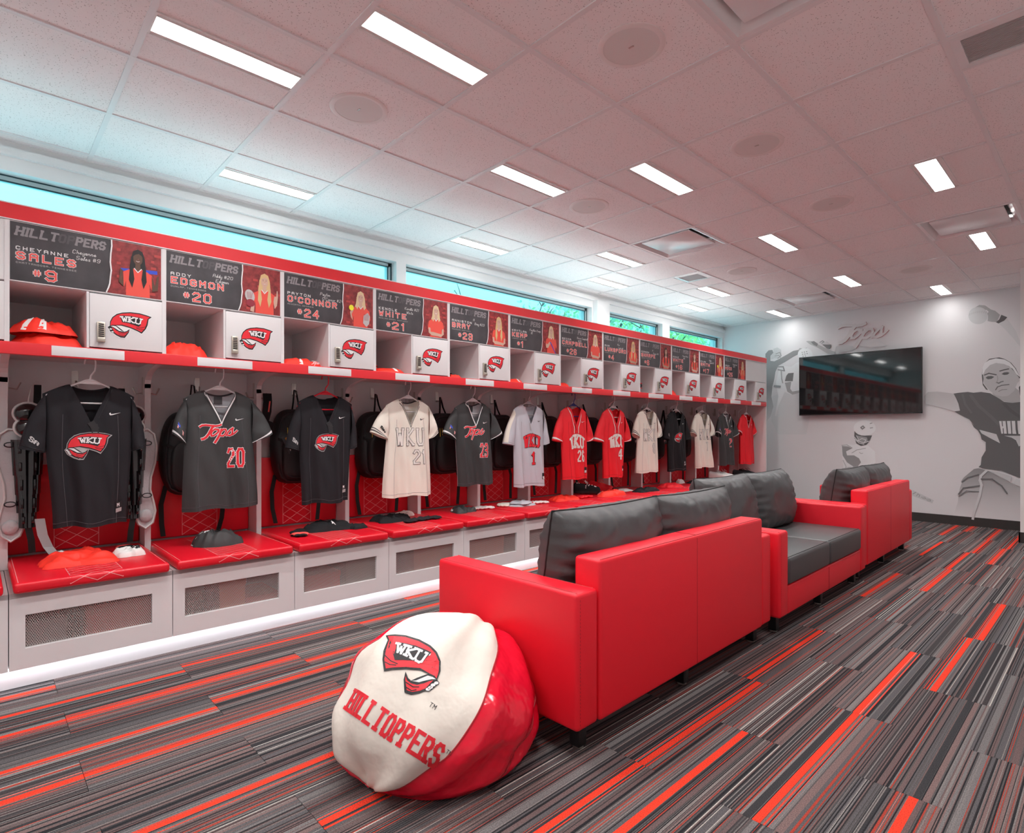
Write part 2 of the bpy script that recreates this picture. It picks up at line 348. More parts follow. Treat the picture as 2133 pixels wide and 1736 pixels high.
# ---- carpet: 9 x 36 inch planks laid staggered
def carpet_material():
    m = bpy.data.materials.new('striped_carpet'); m.use_nodes = True; nt = m.node_tree; n = nt.nodes; l = nt.links; p = n['Principled BSDF']
    p.inputs['Roughness'].default_value = .95; p.inputs['Specular IOR Level'].default_value = .1
    tc = n.new('ShaderNodeTexCoord'); sx = n.new('ShaderNodeSeparateXYZ'); l.new(tc.outputs['Object'], sx.inputs[0])
    oi = n.new('ShaderNodeObjectInfo'); x = sx.outputs['X']; rn = oi.outputs['Random']
    def noise1(freq, off):
        k = math_node(nt, 'MULTIPLY', x, freq); k = math_node(nt, 'ADD', k, math_node(nt, 'MULTIPLY', rn, off)); k = math_node(nt, 'FLOOR', k)
        w = n.new('ShaderNodeTexWhiteNoise'); w.noise_dimensions = '1D'; l.new(k, w.inputs['W']); return w.outputs['Value']
    def ramp(fac, stops, interp='CONSTANT'):
        r = n.new('ShaderNodeValToRGB'); r.color_ramp.interpolation = interp; e = r.color_ramp.elements
        for i, (pos, col) in enumerate(stops):
            if i < 2: e[i].position = pos; e[i].color = (*col, 1)
            else: k = e.new(pos); k.color = (*col, 1)
        l.new(fac, r.inputs['Fac']); return r.outputs['Color']
    def mix(f, a, b):
        k = n.new('ShaderNodeMixRGB'); l.new(f, k.inputs['Fac'])
        l.new(a, k.inputs['Color1']); l.new(b, k.inputs['Color2']); return k.outputs['Color']
    wide = ramp(noise1(44, 977), [(0, (.045, .045, .048)), (.14, (.105, .100, .104)), (.38, (.170, .160, .160)), (.54, (.140, .098, .096)), (.74, (.190, .130, .124)), (.90, (.055, .050, .052)), (.95, (.22, .21, .205))])
    fine = ramp(noise1(250, 4519), [(0, (.024, .024, .027)), (.24, (.095, .088, .088)), (.46, (.15, .105, .10)), (.62, (.034, .031, .033)), (.74, (.20, .185, .18)), (.84, (.36, .055, .038)), (.92, (.22, .20, .19)), (.975, (.48, .46, .42))])
    k = math_node(nt, 'MULTIPLY', noise1(250, 911), .86)
    col = mix(math_node(nt, 'GREATER_THAN', noise1(250, 911), .50), wide, fine)
    # the wide red stripe that some of the planks carry
    r2 = n.new('ShaderNodeTexWhiteNoise'); r2.noise_dimensions = '1D'; l.new(math_node(nt, 'MULTIPLY', rn, 733.1), r2.inputs['W'])
    r3 = n.new('ShaderNodeTexWhiteNoise'); r3.noise_dimensions = '1D'; l.new(math_node(nt, 'MULTIPLY', rn, 391.7), r3.inputs['W'])
    c = math_node(nt, 'MULTIPLY', math_node(nt, 'SUBTRACT', r2.outputs['Value'], .5), .16)
    d = math_node(nt, 'ABSOLUTE', math_node(nt, 'SUBTRACT', x, c))
    band = math_node(nt, 'MULTIPLY', math_node(nt, 'LESS_THAN', d, .0115), math_node(nt, 'GREATER_THAN', r3.outputs['Value'], .56))
    red = n.new('ShaderNodeRGB'); red.outputs[0].default_value = (.80, .055, .028, 1)
    col = mix(band, col, red.outputs[0])
    halo = math_node(nt, 'MULTIPLY', math_node(nt, 'MULTIPLY', math_node(nt, 'LESS_THAN', d, .034), math_node(nt, 'GREATER_THAN', r3.outputs['Value'], .56)), math_node(nt, 'GREATER_THAN', noise1(250, 63), .66))
    col = mix(halo, col, red.outputs[0])
    # loop pile
    mp = n.new('ShaderNodeMapping'); mp.inputs['Scale'].default_value = (320, 240, 50); l.new(tc.outputs['Object'], mp.inputs['Vector'])
    nz = n.new('ShaderNodeTexNoise'); nz.inputs['Scale'].default_value = 1; nz.inputs['Detail'].default_value = 2; l.new(mp.outputs[0], nz.inputs['Vector'])
    mul = n.new('ShaderNodeMixRGB'); mul.blend_type = 'MULTIPLY'; mul.inputs['Fac'].default_value = 1
    sh = ramp(nz.outputs['Fac'], [(.25, (.55, .55, .55)), (.7, (1.25, 1.25, 1.25))], 'LINEAR')
    l.new(col, mul.inputs['Color1']); l.new(sh, mul.inputs['Color2']); l.new(mul.outputs['Color'], p.inputs['Base Color'])
    b = n.new('ShaderNodeBump'); b.inputs['Strength'].default_value = .5; b.inputs['Distance'].default_value = .003
    l.new(nz.outputs['Fac'], b.inputs['Height']); l.new(b.outputs['Normal'], p.inputs['Normal'])
    return m
CARPET = carpet_material()
floor = struct('floor', MB().box(XW - .2, XR + .2, YB - .2, YE + .2, -.12, -.007), mat('screed', (.2, .2, .2), .9))
pm = MB().box(-.1140, .1140, -.4565, .4565, -.0065, 0).mesh('carpet_plank', CARPET)
x0 = -1.277 - .2286 * 9; r_ = 0
while x0 < XR:
    y = .257 + (.4572 if (r_ % 2) else 0) - .9144 * 3
    while y < YE:
        a, b = max(y, YB), min(y + .9144, YE)
        if b - a > .05:
            o = ob('carpet_plank', pm, parent=floor); o.location = (x0 + .1143, (a + b) / 2, 0); o.scale = (1, (b - a) / .9144, 1)
        y += .9144
    x0 += .2286; r_ += 1

# ---- ceiling: 2 x 2 ft tiles in a white tee grid
def tile_material():
    m = bpy.data.materials.new('fissured_ceiling_tile'); m.use_nodes = True; nt = m.node_tree; n = nt.nodes; l = nt.links; p = n['Principled BSDF']
    p.inputs['Roughness'].default_value = .9; p.inputs['Specular IOR Level'].default_value = .1
    tc = n.new('ShaderNodeTexCoord'); oi = n.new('ShaderNodeObjectInfo')
    add = n.new('ShaderNodeVectorMath'); add.operation = 'ADD'; l.new(tc.outputs['Object'], add.inputs[0])
    cb = n.new('ShaderNodeCombineXYZ'); l.new(math_node(nt, 'MULTIPLY', oi.outputs['Random'], 37), cb.inputs[0]); l.new(math_node(nt, 'MULTIPLY', oi.outputs['Random'], 91), cb.inputs[1]); l.new(cb.outputs[0], add.inputs[1])
    v = n.new('ShaderNodeTexVoronoi'); v.inputs['Scale'].default_value = 130; l.new(add.outputs[0], v.inputs['Vector'])
    nz = n.new('ShaderNodeTexNoise'); nz.inputs['Scale'].default_value = 90; nz.inputs['Detail'].default_value = 2; l.new(add.outputs[0], nz.inputs['Vector'])
    dot = math_node(nt, 'MULTIPLY', math_node(nt, 'LESS_THAN', v.outputs['Distance'], .26), math_node(nt, 'GREATER_THAN', nz.outputs['Fac'], .52))
    mx = n.new('ShaderNodeMixRGB'); l.new(dot, mx.inputs['Fac']); mx.inputs['Color1'].default_value = (.90, .86, .855, 1); mx.inputs['Color2'].default_value = (.48, .44, .43, 1)
    l.new(mx.outputs['Color'], p.inputs['Base Color'])
    b = n.new('ShaderNodeBump'); b.inputs['Strength'].default_value = .6; b.inputs['Distance'].default_value = .003; b.invert = True
    l.new(dot, b.inputs['Height']); l.new(b.outputs['Normal'], p.inputs['Normal'])
    return m
TILE = tile_material(); TEE = mat('white_tee_bar', (.80, .77, .77), .45)
ceiling = struct('ceiling', MB().box(XW - .2, XR + .2, YB - .2, YE + .2, ZC + .12, ZC + .2), PAINT)
G = .6096; GX, GY = -2.333, .5
def cell(i, j): return GX + G * (i + .5), GY + G * (j + .5)
LIGHTS = {(-1, 0): 'slim ceiling light above the first locker, largest in the picture', (0, 1): 'slim ceiling light at top centre, second largest in the picture',
 (-3, 1): 'slim ceiling light nearest the window above the second locker', (-1, 3): 'slim ceiling light beside the small round speaker at mid ceiling', (0, 4): 'slim ceiling light to the right of the one beside the small round speaker',
 (-3, 4): 'slim ceiling light near the window above the mullion', (-2, 6): 'slim ceiling light beside the pink square air diffuser, toward the window', (-3, 7): 'slim ceiling light near the window, left of the small square grille',
 (2, 6): 'slim ceiling light at far right seen nearly end on', (0, 7): 'slim ceiling light just right of the pink square air diffuser', (-2, 9): 'slim ceiling light just beyond the small square grille',
 (0, 10): 'slim ceiling light left of the faint far speaker', (2, 9): 'slim ceiling light touching the far right air diffuser', (-3, 10): 'slim ceiling light near the window above the last windows',
 (-2, 12): 'slim ceiling light closest to the mural wall near the script sign', (1, 12): 'slim ceiling light closest to the mural wall above the television right edge'}
for c_, lb in (((-3, -2), 'slim ceiling light in the near corner by the window'), ((0, -2), 'slim ceiling light behind the camera, toward the lockers'), ((2, 0), 'slim ceiling light directly above the camera'), ((2, -3), 'slim ceiling light in the near corner away from the window'), ((3, 2), 'added unseen ceiling light beside the camera along the right wall')): LIGHTS[c_] = lb  # out of view; the one along the right wall is invented for extra light
SPEAK = {(1, 2): 'large round ceiling speaker at top centre', (-1, 1): 'round ceiling speaker at left above the first lockers', (1, 4): 'round ceiling speaker at right centre', (-1, 4): 'small round ceiling speaker between the rows of lights',
 (1, 6): 'flat looking round ceiling speaker above the television', (-1, 8): 'small distant round speaker near the square grille', (1, 10): 'farthest round ceiling speaker near the mural wall'}
DIFF = {(-1, 6): 'square air diffuser with pink reflections in the middle ceiling', (2, 2): 'square air diffuser cut by the top picture edge', (2, 8): 'white square air diffuser at the far right', (-1, 11): 'farthest square air diffuser before the mural wall'}
GRILL = {(-2, 8): 'small square egg crate return grille near the window', (3, 4): 'louvred return grille at the right picture edge'}
tm = MB().box(-.292, .292, -.292, .292, 0, .015).mesh('ceiling_tile', TILE)
for i in range(-4, 5):
    for j in range(-3, 14):
        xa, xb = max(GX + G * i, XW), min(GX + G * (i + 1), XR); ya, yb = max(GY + G * j, YB), min(GY + G * (j + 1), YE)
        if xb - xa < .03 or yb - ya < .03 or (i, j) in DIFF or (i, j) in GRILL: continue
        if (i, j) in LIGHTS:
            for a, b in ((xa + .012, (xa + xb) / 2 - .082), ((xa + xb) / 2 + .082, xb - .012)):
                o = ob('ceiling_tile', tm, parent=ceiling); o.location = ((a + b) / 2, (ya + yb) / 2, ZC + .004); o.scale = ((b - a) / .584, 1, 1)
        else:
            o = ob('ceiling_tile', tm, parent=ceiling); o.location = ((xa + xb) / 2, (ya + yb) / 2, ZC + .004); o.scale = ((xb - xa - .022) / .584, (yb - ya - .022) / .584, 1)
for i in range(-3, 5):
    x = GX + G * i; box('tee_bar', (x - .012, x + .012, YB, YE, ZC - .002, ZC + .03), TEE, ceiling)
for j in range(-2, 14):
    y = GY + G * j; box('tee_bar', (XW, XR, y - .012, y + .012, ZC - .0015, ZC + .03), TEE, ceiling)
for b in ((XW, XW + .022, YB, YE), (XW, XR, YE - .022, YE)): box('wall_angle', (*b, ZC - .003, ZC + .02), TEE, ceiling)

LENS = mat('lit_lens', (.9, .9, .9), .5, emit=((1.0, .985, .97), LAMP))
lens_m = MB().box(-.055, .055, -.285, .285, .004, .010).mesh('lens', LENS)
fr = MB()
for s in (-1, 1):
    fr.box(s * .055 - .002, s * .055 + .002, -.287, .287, -.002, .02); fr.box(min(s * .057, s * .076), max(s * .057, s * .076), -.292, .292, .004, .012); fr.box(s * .079 - .003, s * .079 + .003, -.295, .295, -.003, .02)
    fr.box(-.08, .08, s * .290 - .004, s * .290 + .004, -.002, .02)
frame_m = fr.mesh('frame', mat('light_frame', (.82, .79, .77), .35))
for (i, j), lb in LIGHTS.items():
    x, y = cell(i, j)
    t = thing('ceiling_light', lb, 'ceiling light', (x, y, ZC), 0, 'slim ceiling lights')
    ob('lens', lens_m, parent=t); ob('frame', frame_m, parent=t)
    ld = bpy.data.lights.new('panel_light', 'AREA'); ld.shape = 'RECTANGLE'; ld.size = .11; ld.size_y = .57; ld.energy = LAMP_W * (.12 if j == 12 else .36 if i == -3 else .75 if i == -2 else 1.0); ld.spread = R(135); ld.color = (1.0, .985, .97)
    lo = bpy.data.objects.new('panel_light', ld); C.objects.link(lo); lo.parent = t; lo.location = (0, 0, .003)
SPK = mat('speaker_grille', (.74, .70, .68), .7); SPR = mat('speaker_ring', (.82, .76, .74), .5)
ring = MB()
for a, b, z0, z1 in ((.118, .142, -.007, .002),):
    n_ = 40
    V = [(r * math.cos(2 * math.pi * k / n_), r * math.sin(2 * math.pi * k / n_), z) for r, z in ((b, z1), (b, z0 + .004), (b - .008, z0), (a, z0 + .002), (a, z1)) for k in range(n_)]
    ring.add(V, [(q * n_ + k, q * n_ + (k + 1) % n_, (q + 1) * n_ + (k + 1) % n_, (q + 1) * n_ + k) for q in range(4) for k in range(n_)])
ring_m = ring.mesh('ring', SPR, 40); gr_m = MB().disc((0, 0), .120, -.004, .001, 40).mesh('grille', SPK); bd_m = MB().box(-.012, .012, -.004, .004, -.0055, -.004).mesh('badge', CHROME)
for (i, j), lb in SPEAK.items():
    x, y = cell(i, j); t = thing('ceiling_speaker', lb, 'speaker', (x, y, ZC + .004), 0, 'round ceiling speakers')
    ob('grille', gr_m, parent=t); ob('ring', ring_m, parent=t); ob('badge', bd_m, parent=t)
DFM = mat('diffuser_metal', (.80, .78, .78), .22, spec=.6); DARK = mat('duct_dark', (.10, .095, .095), .9)
def frustum(mb, h0, z0, h1, z1):
    V = [(a * h, b * h, z) for h, z in ((h0, z0), (h1, z1)) for a, b in ((-1, -1), (1, -1), (1, 1), (-1, 1))]
    mb.add(V, [(k, (k + 1) % 4, 4 + (k + 1) % 4, 4 + k) for k in range(4)])
for (i, j), lb in DIFF.items():
    x, y = cell(i, j); t = thing('air_diffuser', lb, 'air vent', (x, y, ZC), 0, 'square air diffusers')
    f = MB(); frustum(f, .296, -.001, .275, .002); frustum(f, .275, .002, .235, .05); ob('frame', f, DFM, t)
    ob('duct', MB().box(-.24, .24, -.24, .24, .075, .09), DARK, t)
    v = MB()
    for k in range(9):
        for s in (-1, 1): v.box(-.2 + k * .05 - .008, -.2 + k * .05 + .008, s * .238 - .003, s * .238 + .003, .045, .08); v.box(s * .238 - .003, s * .238 + .003, -.2 + k * .05 - .008, -.2 + k * .05 + .008, .045, .08)
    o = ob('vane_row', v, DFM, t); o['kind'] = 'stuff'
    p = MB(); p.rbox(-.225, .225, -.225, .225, .008, .020, .004, 2); ob('plaque', p, DFM, t, smooth=30)
for (i, j), lb in GRILL.items():
    x, y = cell(i, j); xa, ya = x - G / 2, y - G / 2
    if i == 3: cx_, cy_, ox, oy = x, ya + .1524, .2965, .1464; rest = [(xa + .011, xa + G - .011, ya + .316, ya + G - .011)]
    else: cx_, cy_, ox, oy = xa + .4572, ya + .1524, .1464, .1464; rest = [(xa + .011, xa + .294, ya + .011, ya + G - .011), (xa + .305, xa + G - .011, ya + .316, ya + G - .011)]
    for a, b, c_, d in rest:
        o = ob('ceiling_tile', tm, parent=ceiling); o.location = ((a + b) / 2, (c_ + d) / 2, ZC + .004); o.scale = ((b - a) / .584, (d - c_) / .584, 1)
    box('tee_bar', (xa, xa + G, ya + .300, ya + .316, ZC - .001, ZC + .03), TEE, ceiling)
    if i != 3: box('tee_bar', (xa + .294, xa + .305, ya, ya + G, ZC - .001, ZC + .03), TEE, ceiling)
    t = thing('return_grille', lb, 'air vent', (cx_, cy_, ZC), 0)
    hx, hy = ox - .038, oy - .038
    def ringf(mb, h0, z0, h1, z1):
        V = [(u * h[0], v * h[1], z) for h, z in ((h0, z0), (h1, z1)) for u, v in ((-1, -1), (1, -1), (1, 1), (-1, 1))]; mb.add(V, [(k, (k + 1) % 4, 4 + (k + 1) % 4, 4 + k) for k in range(4)])
    f = MB(); ringf(f, (ox, oy), -.001, (hx, hy), -.004); ringf(f, (hx, hy), -.004, (hx - .003, hy - .003), .03); ob('frame', f, DFM, t); ob('duct', MB().box(-hx, hx, -hy, hy, .04, .05), DARK, t)
    v = MB(); n_ = int(hy / .0102)
    for k in range(-n_, n_ + 1): v.box(-hx, hx, k * .0102 - .002, k * .0102 + .002, .0, .016)
    o = ob('louvre_row', v, mat('grey_louvre', (.55, .52, .52), .5), t); o['kind'] = 'stuff'

# ---- walls
ZW0, ZW1 = 1.95, 2.575      # window sill and head
WIN = [(-1.25, 2.64), (2.737, 5.293), (5.559, 6.807), (6.988, 8.50)]
w = MB(); w.box(XW - .2, XW, YB - .2, YE + .2, 0, ZW0); w.box(XW - .2, XW, YB - .2, YE + .2, ZW1, ZC + .12)
ys = [YB - .2] + [v for a in WIN for v in a] + [YE + .2]
for k in range(0, len(ys), 2): w.box(XW - .2, XW, ys[k], ys[k + 1], ZW0, ZW1)
struct('wall_left', w, PAINT)
struct('wall_end', MB().box(XW - .2, XR + .2, YE, YE + .15, 0, ZC + .12), mat('printed_wall_covering', (.72, .72, .73), .62, bump=(60, .03)))
struct('wall_right', MB().box(XR, XR + .15, YB - .2, YE + .2, 0, ZC + .12), PAINT)
struct('wall_back', MB().box(XW - .2, XR + .2, YB - .15, YB, 0, ZC + .12), PAINT)
struct('wall_return', MB().box(-.69, XR, 7.63, YE, 0, ZC + .02), PAINT)
BASE = mat('black_rubber_base', (.035, .032, .030), .55)
struct('baseboard_end', MB().box(XW, -.69, YE - .012, YE, 0, .105), BASE)
struct('baseboard_return', MB().box(-.70, XR, 7.618, 7.63, 0, .105).box(-.702, -.69, 7.618, YE - .012, 0, .105), BASE)
struct('baseboard_right', MB().box(XR - .012, XR, YB, 7.618, 0, .105), BASE)
struct('trim_1', MB().box(XW, XW + .030, YB, YE, 2.655, 2.700), PAINT)
struct('trim_2', MB().box(XW, XW + .07, 5.31, 5.545, ZW0 - .2, 2.655), PAINT)
# ---- windows
FRAME_D = mat('dark_window_gasket', (.012, .05, .06), .4); FRAME_T = mat('anodised_window_frame', (.50, .60, .62), .35, metal=.3)
gl = bpy.data.materials.new('tinted_window_glass'); gl.use_nodes = True
nt = gl.node_tree; nt.nodes.remove(nt.nodes['Principled BSDF']); out = nt.nodes['Material Output']
tr = nt.nodes.new('ShaderNodeBsdfTransparent'); tr.inputs[0].default_value = (.80, .98, 1.0, 1); gs = nt.nodes.new('ShaderNodeBsdfGlossy'); gs.inputs['Roughness'].default_value = .01
lw = nt.nodes.new('ShaderNodeLayerWeight'); fz = math_node(nt, 'ADD', math_node(nt, 'MULTIPLY', math_node(nt, 'POWER', lw.outputs['Facing'], 5.0), .9), .035); mx = nt.nodes.new('ShaderNodeMixShader')
nt.links.new(fz, mx.inputs[0]); nt.links.new(tr.outputs[0], mx.inputs[1]); nt.links.new(gs.outputs[0], mx.inputs[2]); nt.links.new(mx.outputs[0], out.inputs[0])
for k, (a, b) in enumerate(WIN):
    f = MB(); X0, X1 = XW - .13, XW - .08
    f.use(FRAME_T)
    for bb in ((a, b, ZW1 - .032, ZW1), (a, b, ZW0, ZW0 + .04), (a, a + .035, ZW0, ZW1), (b - .035, b, ZW0, ZW1)): f.box(X0, X1, *bb)
    f.use(FRAME_D)
    for bb in ((a, b, ZW1 - .007, ZW1 - .001), (a + .028, b - .028, ZW1 - .040, ZW1 - .032), (b - .012, b - .002, ZW0, ZW1), (b - .043, b - .035, ZW0, ZW1 - .032), (a + .035, a + .043, ZW0, ZW1 - .032)): f.box(X1 - .005, X1 + .004, *bb)
    o = struct('window_%d' % (k + 1), f)
    ob('glass', MB().box(X0 + .02, X0 + .026, a + .03, b - .03, ZW0 + .03, ZW1 - .03), gl, o)
struct('window_sill', MB().box(XW, -3.96, YB, YE, 2.095, 2.12), mat('low_bounce_sill_grey', (.42, .43, .44), .6, mottle=(14, .1)))  # hidden sill, grey chosen so less light bounces onto the ceiling

# ---- outdoors
struct('ground', MB().box(-60, XW - .25, -40, 60, -.6, -.4), mat('pale_paving', (.60, .62, .60), .9, mottle=(.6, .15)))
BARK = mat('bark', (.10, .085, .075), .9, bump=(20, .5))
LEAF = [mat('leaf_green', (.42, .70, .34), .6), mat('leaf_blue_green', (.34, .66, .50), .6), mat('leaf_yellow_green', (.70, .85, .32), .6)]
def tree(label, x, y, zc, rx, rz, nleaf, lm, seed, bare=False):
    g = random.Random(seed); t = thing('tree', label, 'tree', (x, y, -.4), 0, 'trees outside the windows')
    b = MB(); b.tube([(0, 0, 0), (.05, .05, 1.5), (0, .1, zc + .4 - rz * .5)], [.13, .11, .07], 8); ends = []
    for k in range(16 if bare else 12):
        a = g.uniform(0, 6.28); e = Vector((math.cos(a) * rx * g.uniform(.5, 1), math.sin(a) * rx * g.uniform(.5, 1), zc + .4 + g.uniform(-.5, .9) * rz)); s0 = Vector((0, .1, zc + .4 - rz * g.uniform(.5, .9)))
        m1 = s0.lerp(e, .5) + Vector((g.uniform(-.2, .2), g.uniform(-.2, .2), .15)); b.tube([s0, m1, e], [.045, .03, .008], 5)
        for q in range(5):
            s1 = m1.lerp(e, g.random()); e1 = s1 + Vector((g.uniform(-.6, .6), g.uniform(-.6, .6), g.uniform(-.1, .6))); b.tube([s1, s1.lerp(e1, .5) + Vector((0, 0, .04)), e1], [.014, .009, .003], 4); ends.append(e1)
        ends.append(e)
    ob('trunk', b, BARK, t, smooth=60)
    L = MB(); L.use(lm[0])
    for k in range(nleaf):
        L.use(g.choice(lm)); c_ = g.choice(ends) + Vector((g.gauss(0, .28), g.gauss(0, .28), g.gauss(0, .22)))
        u = Vector((g.uniform(-1, 1), g.uniform(-1, 1), g.uniform(-1, 1))).normalized() * .060; v = u.cross(Vector((g.uniform(-1, 1), g.uniform(-1, 1), g.uniform(-1, 1)))).normalized() * .032
        L.add([c_ - u, c_ + v, c_ + u, c_ - v], [(0, 1, 2, 3)])
    o = ob('foliage', L, None, t); o['kind'] = 'stuff'
tree('nearly bare tree seen through the second window', -9.6, 8.9, 3.1, 1.5, 1.3, 250, [LEAF[1]], 3, True)
tree('blue green leafy tree behind the right half of the second window', -9.2, 11.1, 3.4, 1.7, 1.7, 3400, [LEAF[0], LEAF[1]], 4)
tree('yellow green tree behind the third window', -9.4, 13.6, 3.5, 1.8, 1.9, 5200, [LEAF[0], LEAF[2], LEAF[2]], 5)
tree('dark branched tree behind the last window', -9.0, 16.9, 3.7, 2.2, 1.9, 3600, [LEAF[1], LEAF[0]], 6)
# ================================================================== LOCKERS (13 in view and one more at the left edge)
XU, XB, XK = -3.385, -3.21, -3.95        # upper front, bench front, back panel
Y0, PW = .103, .6096
NL = 13
# perforated steel: round holes punched through
pf = bpy.data.materials.new('perforated_steel'); pf.use_nodes = True; nt = pf.node_tree; n = nt.nodes; l = nt.links; p = n['Principled BSDF']
p.inputs['Base Color'].default_value = (.52, .48, .46, 1); p.inputs['Roughness'].default_value = .45; p.inputs['Metallic'].default_value = .4
tc = n.new('ShaderNodeTexCoord'); sx = n.new('ShaderNodeSeparateXYZ'); l.new(tc.outputs['Object'], sx.inputs[0])
def holes(offy, offz):
    s = .0082
    a = math_node(nt, 'DIVIDE', math_node(nt, 'ADD', sx.outputs['Y'], offy), s); b = math_node(nt, 'DIVIDE', math_node(nt, 'ADD', sx.outputs['Z'], offz), s * 1.732)
    a = math_node(nt, 'SUBTRACT', math_node(nt, 'FRACT', a), .5); b = math_node(nt, 'MULTIPLY', math_node(nt, 'SUBTRACT', math_node(nt, 'FRACT', b), .5), 1.732)
    return math_node(nt, 'LESS_THAN', math_node(nt, 'SQRT', math_node(nt, 'ADD', math_node(nt, 'MULTIPLY', a, a), math_node(nt, 'MULTIPLY', b, b))), .33)
hole = math_node(nt, 'MAXIMUM', holes(1, 1), holes(1 + .0041, 1 + .0082 * .866))
trn = n.new('ShaderNodeBsdfTransparent'); mxs = n.new('ShaderNodeMixShader'); l.new(hole, mxs.inputs[0]); l.new(p.outputs[0], mxs.inputs[1]); l.new(trn.outputs[0], mxs.inputs[2]); l.new(mxs.outputs[0], n['Material Output'].inputs[0])
INNER = mat('bench_interior', (.45, .42, .42), .7)

def diamonds(f, a0, a1, b0, b1, nb):
    """crossing quilting lines between a0..a1 and b0..b1, as stitched ribbons through f"""
    pr = Print(f, .03); w = .0028; d = (a1 - a0); k = d / 2.0
    st = (b1 - b0) / nb
    for q in range(-2, nb + 1):
        for s in (1, -1):
            L = []
            for t in range(9):
                bb = b0 + st * (q + 2 * t / 8.0); aa = a0 + d * t / 8.0 if s > 0 else a1 - d * t / 8.0
                if b0 - 1e-6 <= bb <= b1 + 1e-6: L.append((aa, bb))
            if len(L) > 1: pr.line(L, w, THREAD, 1)
    pr.line([(a0, b0), (a0, b1)], w, THREAD, 1); pr.line([(a1, b0), (a1, b1)], w, THREAD, 1)
    return pr

def make_locker():
    t = thing('locker', 'locker', 'locker', (0, 0, 0), 0, 'lockers along the window wall')
    P = .6096
    for y in (0, P):
        a = y - .009 if y else y; b = y if y else .009
        box('upper_side_panel', (XK, XU, a, b, 1.517, 2.062), WHITE, t)
        a = y - .015 if y else y; b = y if y else .015
        m = MB(); m.box(XK, -3.77, a, b, .43, 1.49)
        # curved bracket that carries the shelf
        prof = [(-3.77, 1.49), (-3.40, 1.49), (-3.40, 1.478)] + [(-3.77 + .05 * (1 - math.sin(q * math.pi / 12)) + (.30 * (1 - q / 6.0) ** 2.2), 1.474 - .07 * (1 - math.cos(q * math.pi / 12)) - .02 * q / 6.0) for q in range(7)] + [(-3.77, 1.36)]
        m.extrude(prof, lambda u, v, d: (u, a + d, v), b - a)
        ob('lower_side_panel', m, WHITE, t)
    box('back_panel', (XK - .012, XK, 0, P, .10, 2.062), WHITE, t)
    box('back_panel_seam_strip', (XK, XK + .004, .015, P - .015, 1.155, 1.165), WHITE, t)
    box('cubby_ceiling', (XK, XU - .014, .009, P - .009, 1.787, 1.797), WHITE, t)
    box('cubby_partition', (XK, XU - .002, .286, .296, 1.517, 1.787), WHITE, t)
    # door of the lockable box
    d = box('door', (XU - .016, XU, .2975, .6005, 1.523, 1.782), WHITE, t, r=.0015)
    k = MB(); k.use(NICKEL); k.rbox(XU, XU + .014, .325, .358, 1.548, 1.646, .003, 2); k.rbox(XU + .012, XU + .022, .326, .357, 1.548, 1.570, .003, 2)
    ob('keypad_lock', k, None, d, smooth=30)
    for q in range(7): box('key', (XU + .0135, XU + .0165, .331, .352, 1.637 - q * .0098 - .005, 1.637 - q * .0098), BLACK_PL, d)
    pr = Print(lambda a, b, ly: (XU + .0006 + .0004 * ly, a, b)); towel_logo(pr, .461, 1.645, 1.0, 1, edge=P_WHITE); pr.build('towel_emblem', d)
    # name panel board (graphics are added per locker)
    box('name_panel', (XU - .012, XU - .002, .006, P - .008, 1.790, 2.060), WHITE, t)
    # bench box
    m = MB(); m.box(XK, XB, .0015, P - .0015, .405, .428); m.box(XK, XB - .02, .0015, .016, .10, .405); m.box(XK, XB - .02, P - .016, P - .0015, .10, .405); m.box(XK, XB - .02, .0015, P - .0015, .10, .112)
    ob('bench_carcass', m, INNER, t)
    m = MB(); pa, pb, pc, pd = .054, .522, .186, .330
    for bb in ((.0015, P - .0015, .10, pc), (.0015, P - .0015, pd, .424), (.0015, pa, pc, pd), (pb, P - .0015, pc, pd)): m.box(XB - .019, XB, *bb)
    ob('bench_front', m, WHITE, t)
    ob('perforated_panel', MB().add([(XB - .015, pa - .004, pc - .004), (XB - .015, pb + .004, pc - .004), (XB - .015, pb + .004, pd + .004), (XB - .015, pa - .004, pd + .004)], [(0, 1, 2, 3)]), pf, t)
    # seat cushion: rounded pad with quilted middle
    ca, cb, x0, x1, z0, z1 = .014, .592, -3.885, -3.180, .428, .474
    c = MB(); c.rbox(x0, x1, ca, cb, z0, z1, .014, 4); s = ob('seat_cushion', c, RED_VINYL, t, smooth=60)
    zt = z1 + .0006; xf = x1 + .0006; rr = .014; arc = rr * math.pi / 2; L0 = x1 - rr - (x0 + rr)
    def skin(a, b, ly):    # a along the bench, b running from the back over the rounded nose to the lower front edge
        if b < L0: return (x0 + rr + b, a, zt)
        if b < L0 + arc: w_ = (b - L0) / rr; return (x1 - rr + math.sin(w_) * (rr + .0006), a, z1 - rr + math.cos(w_) * (rr + .0006))
        return (xf, a, z1 - rr - (b - L0 - arc))
    E_ = L0 + arc + .018
    diamonds(skin, .205, .400, L0 - .60, E_, 13).build('quilt_stitching', s)
    e = Print(skin, .05)
    for a in (ca + .016, cb - .016): e.line([(a, .01), (a, E_)], .0022, THREAD, 1)
    e.build('edge_stitching', s)
    # back cushion
    b0, b1, bx = .478, .940, -3.905
    c = MB(); c.rbox(XK, bx, .017, P - .017, b0, b1, .008, 3); s = ob('back_cushion', c, RED_VINYL, t, smooth=60)
    diamonds(lambda a, b, ly: (bx + .0006, a, b), .205, .400, b0 + .01, b1 - .01, 7).build('quilt_stitching', s)
    # coat hooks
    h = MB(); h.box(XK, XK + .003, .283, .313, 1.365, 1.448); h.tube([(XK, .298, 1.372), (XK + .05, .298, 1.366), (XK + .058, .298, 1.392)], .005, 6); h.box(XK, XK + .05, .286, .310, 1.362, 1.372)
